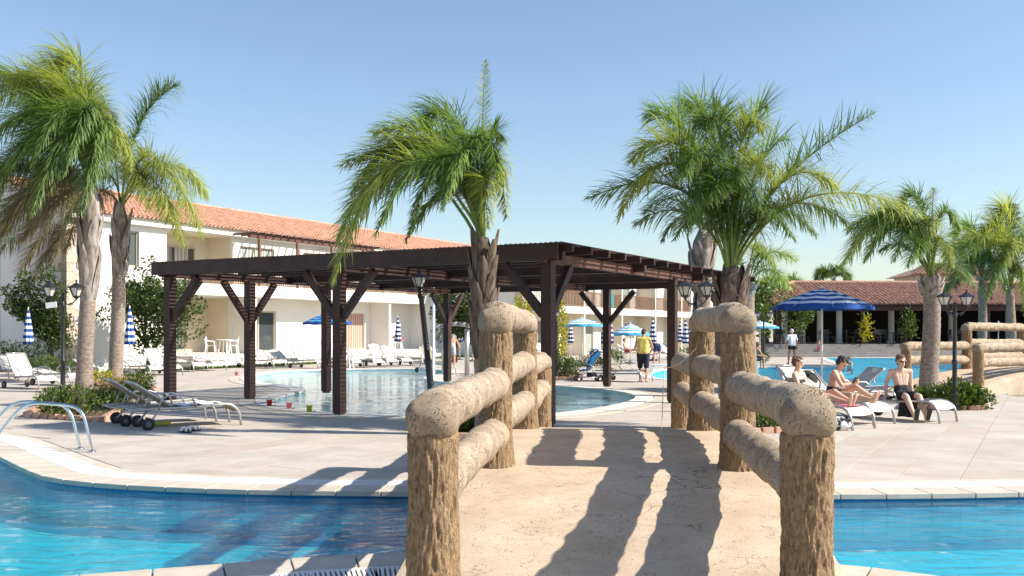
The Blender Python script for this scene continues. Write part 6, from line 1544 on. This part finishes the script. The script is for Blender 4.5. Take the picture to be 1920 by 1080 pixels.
def person(label, loc, rz, J, skin, hair, clothes, s=1.0, fat=1.0, voxel=0.012, hair_len=0.0, scale=1.0, extras=()):
    o = thing('person', label, 'person', loc, rz); o.scale = (scale,)*3
    mb, A = figure(J, s, fat); remeshed(mb, voxel, 4, 'body', M[skin], o)
    hb = MB(); hd, hu, fd, rot = A['hd'], A['hu'], A['fd'], A['rot']
    if hair:
        hb.ball(hd+hu*0.046*s-fd*0.022*s, (0.083*s,0.096*s,0.086*s), 22, rot=rot)
        hb.ball(hd+hu*0.005*s-fd*0.045*s, (0.078*s,0.066*s,0.088*s), 18, rot=rot)
        hb.ball(hd+hu*0.085*s+fd*0.035*s, (0.062*s,0.050*s,0.034*s), 14, rot=rot)
        if hair_len:
            for k in (-1,-0.3,0.3,1): hb.capsule(hd+hu*0.0*s-fd*0.05*s+A['hr']*k*0.055*s, hd-hu*hair_len-fd*0.055*s+A['hr']*k*0.05*s, 0.045*s, 0.03*s, 10)
        remeshed(hb, max(0.008, voxel*0.7), 2, 'hair', M[hair], o, 0.02)
        if voxel < 0.014:
            ey = MB()
            for k in (-1,1): ey.ball(hd-hu*0.006*s+fd*0.082*s+A['hr']*k*0.030*s, (0.013*s,0.010*s,0.009*s), 10, rot=rot)
            ey.build('eyes', M['rubber'], o, True)
    P_ = {k: Vv(v) for k, v in J.items() if not isinstance(v, (int,float))}
    for nm, m, kind in clothes:
        c = MB(); g = 0.014*s
        pel, che, lat, up = P_['pelvis'], P_['chest'], A['lat'], A['up']
        f = fat*s
        if kind in ('shorts','trunks','long_shorts'):
            L = {'shorts':0.62,'trunks':0.22,'long_shorts':0.95}[kind]
            for k in (-1,0,1): c.capsule(pel+lat*k*0.062*s-up*0.01*s, pel+up*0.10*s+lat*k*0.06*s*fat, 0.098*f+g, 0.094*f+g, 14)
            for a in ('L','R'):
                hp, kn = P_['hip'+a], P_['kn'+a]; c.capsule(pel, hp, 0.095*f+g, 0.092*f+g, 12); e = hp.lerp(kn, L); c.capsule(hp, e, 0.092*f+g, (0.092*f*(1-L)+0.062*s*L)+g*(1.6 if L > 0.3 else 1), 14)
        elif kind in ('shirt','vest'):
            for k in (-1,0,1): c.capsule(pel+up*0.02*s+lat*k*0.064*s, (pel*0.45+che*0.55)+lat*k*0.056*s*fat, 0.098*f+g*1.6, 0.088*f+g*1.5, 14)
            for k in (-1,-0.4,0.4,1): c.capsule((pel*0.5+che*0.5)+lat*k*0.056*s*fat, che+up*0.055*s+lat*k*0.085*s, 0.088*f+g*1.4, 0.078*s+g, 14)
            for a in ('L','R'):
                sh, el = P_['sh'+a], P_['el'+a]; c.capsule(che+up*0.10*s, sh, 0.075*s+g, 0.052*s+g, 12); c.capsule(P_['neck']-up*0.03*s, sh, 0.04*s+g*0.6, 0.04*s+g, 10)
                if kind == 'shirt': c.capsule(sh, sh.lerp(el,0.62), 0.053*s+g, 0.050*s+g*1.4, 12)
        elif kind == 'dress':
            for k in (-1,0,1): c.capsule(pel-up*0.03*s+lat*k*0.064*s, che+up*0.03*s+lat*k*0.075*s, 0.10*f+g*1.5, 0.082*f+g, 14)
            for a in ('L','R'): c.capsule(P_['hip'+a], P_['hip'+a].lerp(P_['kn'+a],0.42), 0.10*f+g, 0.095*f+g, 14)
        elif kind == 'bra':
            for k in (-1,-0.3,0.3,1): c.capsule(che-up*0.03*s+lat*k*0.085*s, che-up*0.005*s+lat*k*0.085*s, 0.080*s+g*0.8, 0.078*s+g*0.8, 14)
        remeshed(c, voxel, 3, nm, M[m], o, 0.006*s)
    for fn in extras: fn(o, A, J)
    return o
def standing(h=1.74, lean=0.0, arms=((0.05,0.02),(0.05,0.02)), stride=0.0, splay=0.02, head_down=0.0, reach=0.0):
    "faces +y; lean bends forward at the hip"
    k = h/1.74; pel = Vv((0,0,0.93)); sl, cl = math.sin(lean), math.cos(lean)
    def tr(x, y, z): return Vv((x, y*cl + z*sl, z*cl - y*sl)) + pel
    J = dict(pelvis=pel, chest=tr(0,0,0.32), neck=tr(0,0,0.52), head=tr(0,0.03+0.06*head_down,0.665-0.02*head_down), face=(0, math.cos(lean*0.8+head_down), -math.sin(lean*0.8+head_down)), front=(0,cl,-sl),
        shL=tr(-0.185,0,0.455), shR=tr(0.185,0,0.455), hipL=(-0.09,0,0.88), hipR=(0.09,0,0.88),
        knL=(-0.10-splay,0.02+stride*0.5,0.48), knR=(0.10+splay,0.02-stride*0.4,0.48), anL=(-0.10-splay*1.6,stride,0.085), anR=(0.10+splay*1.6,-stride*0.9,0.085), toL=(-0.13-splay*1.6,stride+0.2,0.085), toR=(0.13+splay*1.6,-stride*0.9+0.2,0.085))
    for a, sx, (out, fw) in (('L',-1,arms[0]),('R',1,arms[1])):
        sh = J['sh'+a]
        J['el'+a] = sh + Vv((sx*(0.04+out*0.6), fw*0.45+0.02, -0.285)); J['wr'+a] = J['el'+a] + Vv((sx*out*0.1-sx*reach*0.12, 0.06+fw*0.9, -0.24+abs(fw)*0.35))
    return {q: (Vv(v)*k if q not in ('face','front') else Vv(v)) for q, v in J.items()}
# boy on the flat lounger, facing the camera
JB = dict(pelvis=(0,-0.02,0.475), chest=(0,-0.09,0.76), neck=(0,-0.09,0.94), head=(0,-0.06,1.085), face=(-0.12,1,-0.05), front=(0,1,0.1), shL=(-0.180,-0.09,0.895), shR=(0.180,-0.09,0.895), elL=(-0.235,-0.17,0.665), elR=(0.235,-0.17,0.665), wrL=(-0.255,-0.14,0.445), wrR=(0.255,-0.14,0.445),
    haL=(-0.3,0.4,-0.25), haR=(0.3,0.4,-0.25), thL=(0.3,0.6,0), thR=(-0.3,0.6,0), curl=0.25, hipL=(-0.085,0.02,0.455), hipR=(0.085,0.02,0.455), knL=(-0.125,0.40,0.455), knR=(0.115,0.40,0.455), anL=(-0.12,0.66,0.125), anR=(0.10,0.68,0.125), toL=(-0.13,0.72,0.30), toR=(0.11,0.74,0.30))
def shades(o, A, J):
    mb = MB(); hd, hu, fd, r = A['hd'], A['hu'], A['fd'], A['hr']
    for k in (-1,1): mb.ball(hd-hu*0.004+fd*0.090+r*k*0.034, (0.033,0.014,0.022), 14, rot=A['rot'])
    for k in (-1,1): mb.bar(hd+hu*0.004+fd*0.085+r*k*0.064, hd+hu*0.004-fd*0.01+r*k*0.080, 0.006, 0.010)
    mb.bar(hd+hu*0.004+fd*0.104-r*0.012, hd+hu*0.004+fd*0.104+r*0.012, 0.006, 0.008)
    mb.build('sunglasses', M['shades'], o, True)
def soles(m, th=0.016):
    def fn(o, A, J):
        for a in ('L','R'):
            an, kn, to = Vv(J['an'+a]), Vv(J['kn'+a]), Vv(J['to'+a]); ax = (an-kn).normalized(); t = (to-an); t = t.normalized(); n = t.cross((t.cross(ax))).normalized()
            if n.dot(ax) < 0: n = -n
            c = an+n*0.078+t*0.055; lt = t.cross(n).normalized(); mb = MB()
            pts = [(-0.10,0.024),(-0.09,0.034),(0,0.035),(0.075,0.044),(0.115,0.034),(0.13,0.0)]
            poly = [c+t*x+lt*y for x,y in pts]+[c+t*x-lt*y for x,y in pts[::-1][1:]]
            k = len(poly); mb.add(poly+[p+n*th for p in poly], [tuple(range(k-1,-1,-1)), tuple(range(k,2*k))]+[(i,(i+1)%k,k+(i+1)%k,k+i) for i in range(k)]); mb.build('sandal', M[m], o)
    return fn
M['shades'] = mat('red_black_sunglasses', (0.10,0.01,0.015), (0.16,0.015,0.02), scale=12, rough=0.15)
person('person in sunglasses and black swim shorts sitting sideways on the flat lounger', (7.24,17.80,0), math.pi+R(3), JB, 'skin_pale', 'hair_brown', [('swim_shorts','black_cloth','shorts')], s=0.98, fat=0.86, voxel=0.0085, extras=(shades, soles('rubber')))
def twist(J, ang, lean=0.0):
    "turns the upper body about the pelvis"
    Rm = Matrix.Rotation(ang, 3, 'Z'); p = Vv(J['pelvis']); out = dict(J)
    for q in ('chest','neck','head','shL','shR','elL','elR','wrL','wrR'): out[q] = Rm @ (Vv(J[q])-p) + p
    for q in ('face','front','haL','haR','thL','thR'):
        if q in J: out[q] = Rm @ Vv(J[q])
    return out
# near sunbather, knees a little raised, on the lounger with the pink towel (lounger axes: x to the foot)
zrot = lambda d: math.atan2(d.y, d.x) - math.pi/2
JA = dict(pelvis=(0,-0.10,0.47), chest=(0,-0.27,0.74), neck=(0,-0.34,0.93), head=(0,-0.30,1.085), face=(-0.25,1,-0.15), front=(0,1,0.5), shL=(-0.175,-0.30,0.875), shR=(0.175,-0.30,0.875), elL=(-0.235,-0.20,0.62), elR=(0.235,-0.18,0.62), wrL=(-0.15,0.02,0.56), wrR=(0.14,0.04,0.56),
    haL=(0.5,0.6,0), haR=(-0.5,0.6,0), thL=(0,0.5,0.6), thR=(0,0.5,0.6), hipL=(-0.09,-0.06,0.46), hipR=(0.09,-0.06,0.46), knL=(-0.11,0.34,0.60), knR=(0.10,0.37,0.53), anL=(-0.10,0.68,0.445), anR=(0.09,0.75,0.445), toL=(-0.13,0.74,0.62), toR=(0.12,0.81,0.62))
person('person in dark swimwear leaning back on the nearest lounger of the right deck', L1.location, zrot(F1), twist(JA, R(20)), 'skin_light', 'hair_brown', [('swim_bottoms','black_cloth','trunks'),('swim_top','black_cloth','bra')], s=0.96, fat=0.98, voxel=0.0095)
JC = dict(pelvis=(0,-0.08,0.47), chest=(0,-0.04,0.76), neck=(0,0.02,0.94), head=(0,0.10,1.06), face=(-0.15,0.85,-0.75), front=(0,1,-0.2), shL=(-0.18,0.0,0.89), shR=(0.18,0.0,0.89), elL=(-0.24,0.12,0.66), elR=(0.22,0.14,0.66), wrL=(-0.06,0.30,0.72), wrR=(0.06,0.30,0.70),
    haL=(0.4,0.5,0.1), haR=(-0.4,0.5,0.1), thL=(0,0.3,0.8), thR=(0,0.3,0.8), curl=0.7, hipL=(-0.09,-0.04,0.46), hipR=(0.09,-0.04,0.46), knL=(-0.12,0.36,0.63), knR=(0.12,0.40,0.50), anL=(-0.10,0.72,0.45), anR=(0.10,0.82,0.44), toL=(-0.12,0.80,0.62), toR=(0.13,0.90,0.61))
def phone(o, A, J): MB().box((0.0,0.40,0.76),(0.075,0.012,0.14), mat=Matrix.Rotation(R(-35),3,'X')).build('phone', M['rubber'], o, bevel=0.004)
person('person in black swimwear bowing over a phone in their hands on the second lounger', L2.location, zrot(F1), twist(JC, R(24)), 'skin_light', 'hair_black', [('swim_bottoms','black_cloth','trunks')], s=1.0, fat=1.0, voxel=0.0095, hair_len=0.05, extras=(phone,))
# standing and bending people further off
J = standing(1.74, 0.12, ((0.10,0.16),(0.10,0.16)), 0.16, 0.01, 0.75, 1.0)
person('person in a yellow sleeveless shirt and navy shorts beside the wheeled lounger', G(1206,716), R(-14), J, 'skin_tan', 'hair_black', [('shirt','yellow_cloth','vest'),('shorts','navy_cloth','long_shorts')], fat=1.22, voxel=0.013, extras=(soles('rubber',0.015),))
J = standing(1.76, 0.02, ((0.10,-0.02),(0.10,0.02)), 0.02, 0.05)
person('person in white shirt and dark briefs standing beyond the main pool', G(1485,684), R(12), J, 'skin_tan', 'hair_white', [('shirt','white_cloth','shirt'),('swim_briefs','black_cloth','trunks')], fat=1.05, voxel=0.016)
J = standing(1.66, 1.45, ((0.05,0.35),(0.05,0.35)), 0.0, 0.04, 0.1)
person('person in a dark blue dress bending over far loungers', G(1232,681), R(10), J, 'skin_light', 'hair_brown', [('dress','blue_cloth','dress')], fat=1.05, voxel=0.016)
J = standing(1.74, 0.85, ((0.08,0.25),(0.08,0.25)), 0.10, 0.04, 0.3)
def hat(o, A, J):
    mb = MB(); mb.ball(A['hd']+A['hu']*0.07, (0.095,0.11,0.075), 16, rot=A['rot']); mb.ball(A['hd']+A['hu']*0.05, (0.15,0.16,0.012), 18, rot=A['rot']); mb.build('hat', M['white_cloth'], o, True)
person('person in pale shorts and white hat bending beside the metal shelter', G(846,690), R(-165+180-20), J, 'skin_tan', None, [('shorts','grey_cloth','shorts')], fat=1.15, voxel=0.016, extras=(hat,))
JR = {k: Vv(v) for k, v in JA.items() if not isinstance(v,(int,float))}
person('person in red swimwear reclining under the far pale blue parasol', G(1180,673), zrot(Vv((0.9,-0.4,0))), dict(JR), 'skin_tan', 'hair_brown', [('swim_bottoms','red','trunks')], fat=1.1, voxel=0.017)
JS = dict(pelvis=(0,0,0.42), chest=(0,0.10,0.70), neck=(0,0.17,0.88), head=(0,0.22,1.02), face=(0,1,-0.3), front=(0,1,0), shL=(-0.18,0.14,0.83), shR=(0.18,0.14,0.83), elL=(-0.22,0.28,0.60), elR=(0.22,0.28,0.60), wrL=(-0.15,0.48,0.56), wrR=(0.15,0.48,0.56), hipL=(-0.09,0.03,0.42), hipR=(0.09,0.03,0.42), knL=(-0.12,0.42,0.50), knR=(0.12,0.42,0.50), anL=(-0.11,0.42,0.09), anR=(0.11,0.42,0.09), toL=(-0.12,0.62,0.09), toR=(0.12,0.62,0.09))
person('person in navy shorts sitting beside the round bush behind the right bridge post', G(1413,692), R(-75), JS, 'skin_tan', 'hair_brown', [('swim_shorts','navy_cloth','shorts')], voxel=0.017)
stl = thing('stool', 'small white stool under the person in navy shorts behind the right bridge post', 'stool', G(1413,692))
MB().box((0,0,0.30),(0.36,0.36,0.04)).build('seat', M['plastic'], stl, bevel=0.008)
for x in (-0.14,0.14):
    for y in (-0.14,0.14): MB().bar((x,y,0.29),(x*1.1,y*1.1,0),0.035,0.035).build('leg', M['plastic'], stl)
J = standing(1.05, 0.0, ((0.1,0.1),(0.1,0.1)), 0.05, 0.03); 
person('small person in pink swimwear standing at the far edge of the main pool', G(1536,669), R(160), standing(1.05), 'skin_light', 'hair_brown', [('swim_shorts','pink_cloth','trunks')], s=0.62, voxel=0.016)
# swimmers: standing in the pool, heads and shoulders above the water
# (kneeling in the shallows, so that they rest on the basin floor)
JK = dict(pelvis=(0,0,0.16), chest=(0,0.03,0.46), neck=(0,0.05,0.66), head=(0,0.09,0.80), face=(0,1,-0.05), front=(0,1,0), shL=(-0.18,0.03,0.60), shR=(0.18,0.03,0.60), elL=(-0.34,0.20,0.50), elR=(0.34,0.20,0.50), wrL=(-0.36,0.42,0.53), wrR=(0.36,0.42,0.53), hipL=(-0.09,0,0.15), hipR=(0.09,0,0.15), knL=(-0.18,0.40,0.10), knR=(0.18,0.40,0.10), anL=(-0.16,0.78,0.08), anR=(0.16,0.78,0.08), toL=(-0.18,0.82,0.26), toR=(0.18,0.82,0.26))
for px, py, rz, sk, hr_, lab in ((1574,681,2.6,'skin_tan','hair_black','left of the two swimmers in the middle of the main pool'),(1594,683,1.9,'skin_tan','hair_black','right of the two swimmers in the middle of the main pool'),(1840,688,2.0,'skin_tan','hair_brown','swimmer beneath the right-edge footbridge rails')):
    p = G(px,py,-0.05); person(lab, (p.x,p.y,-0.60), rz, JK, sk, hr_, [('swim_shorts','navy_cloth','trunks')], voxel=0.018)
bpy.data.scenes.remove(TMP)
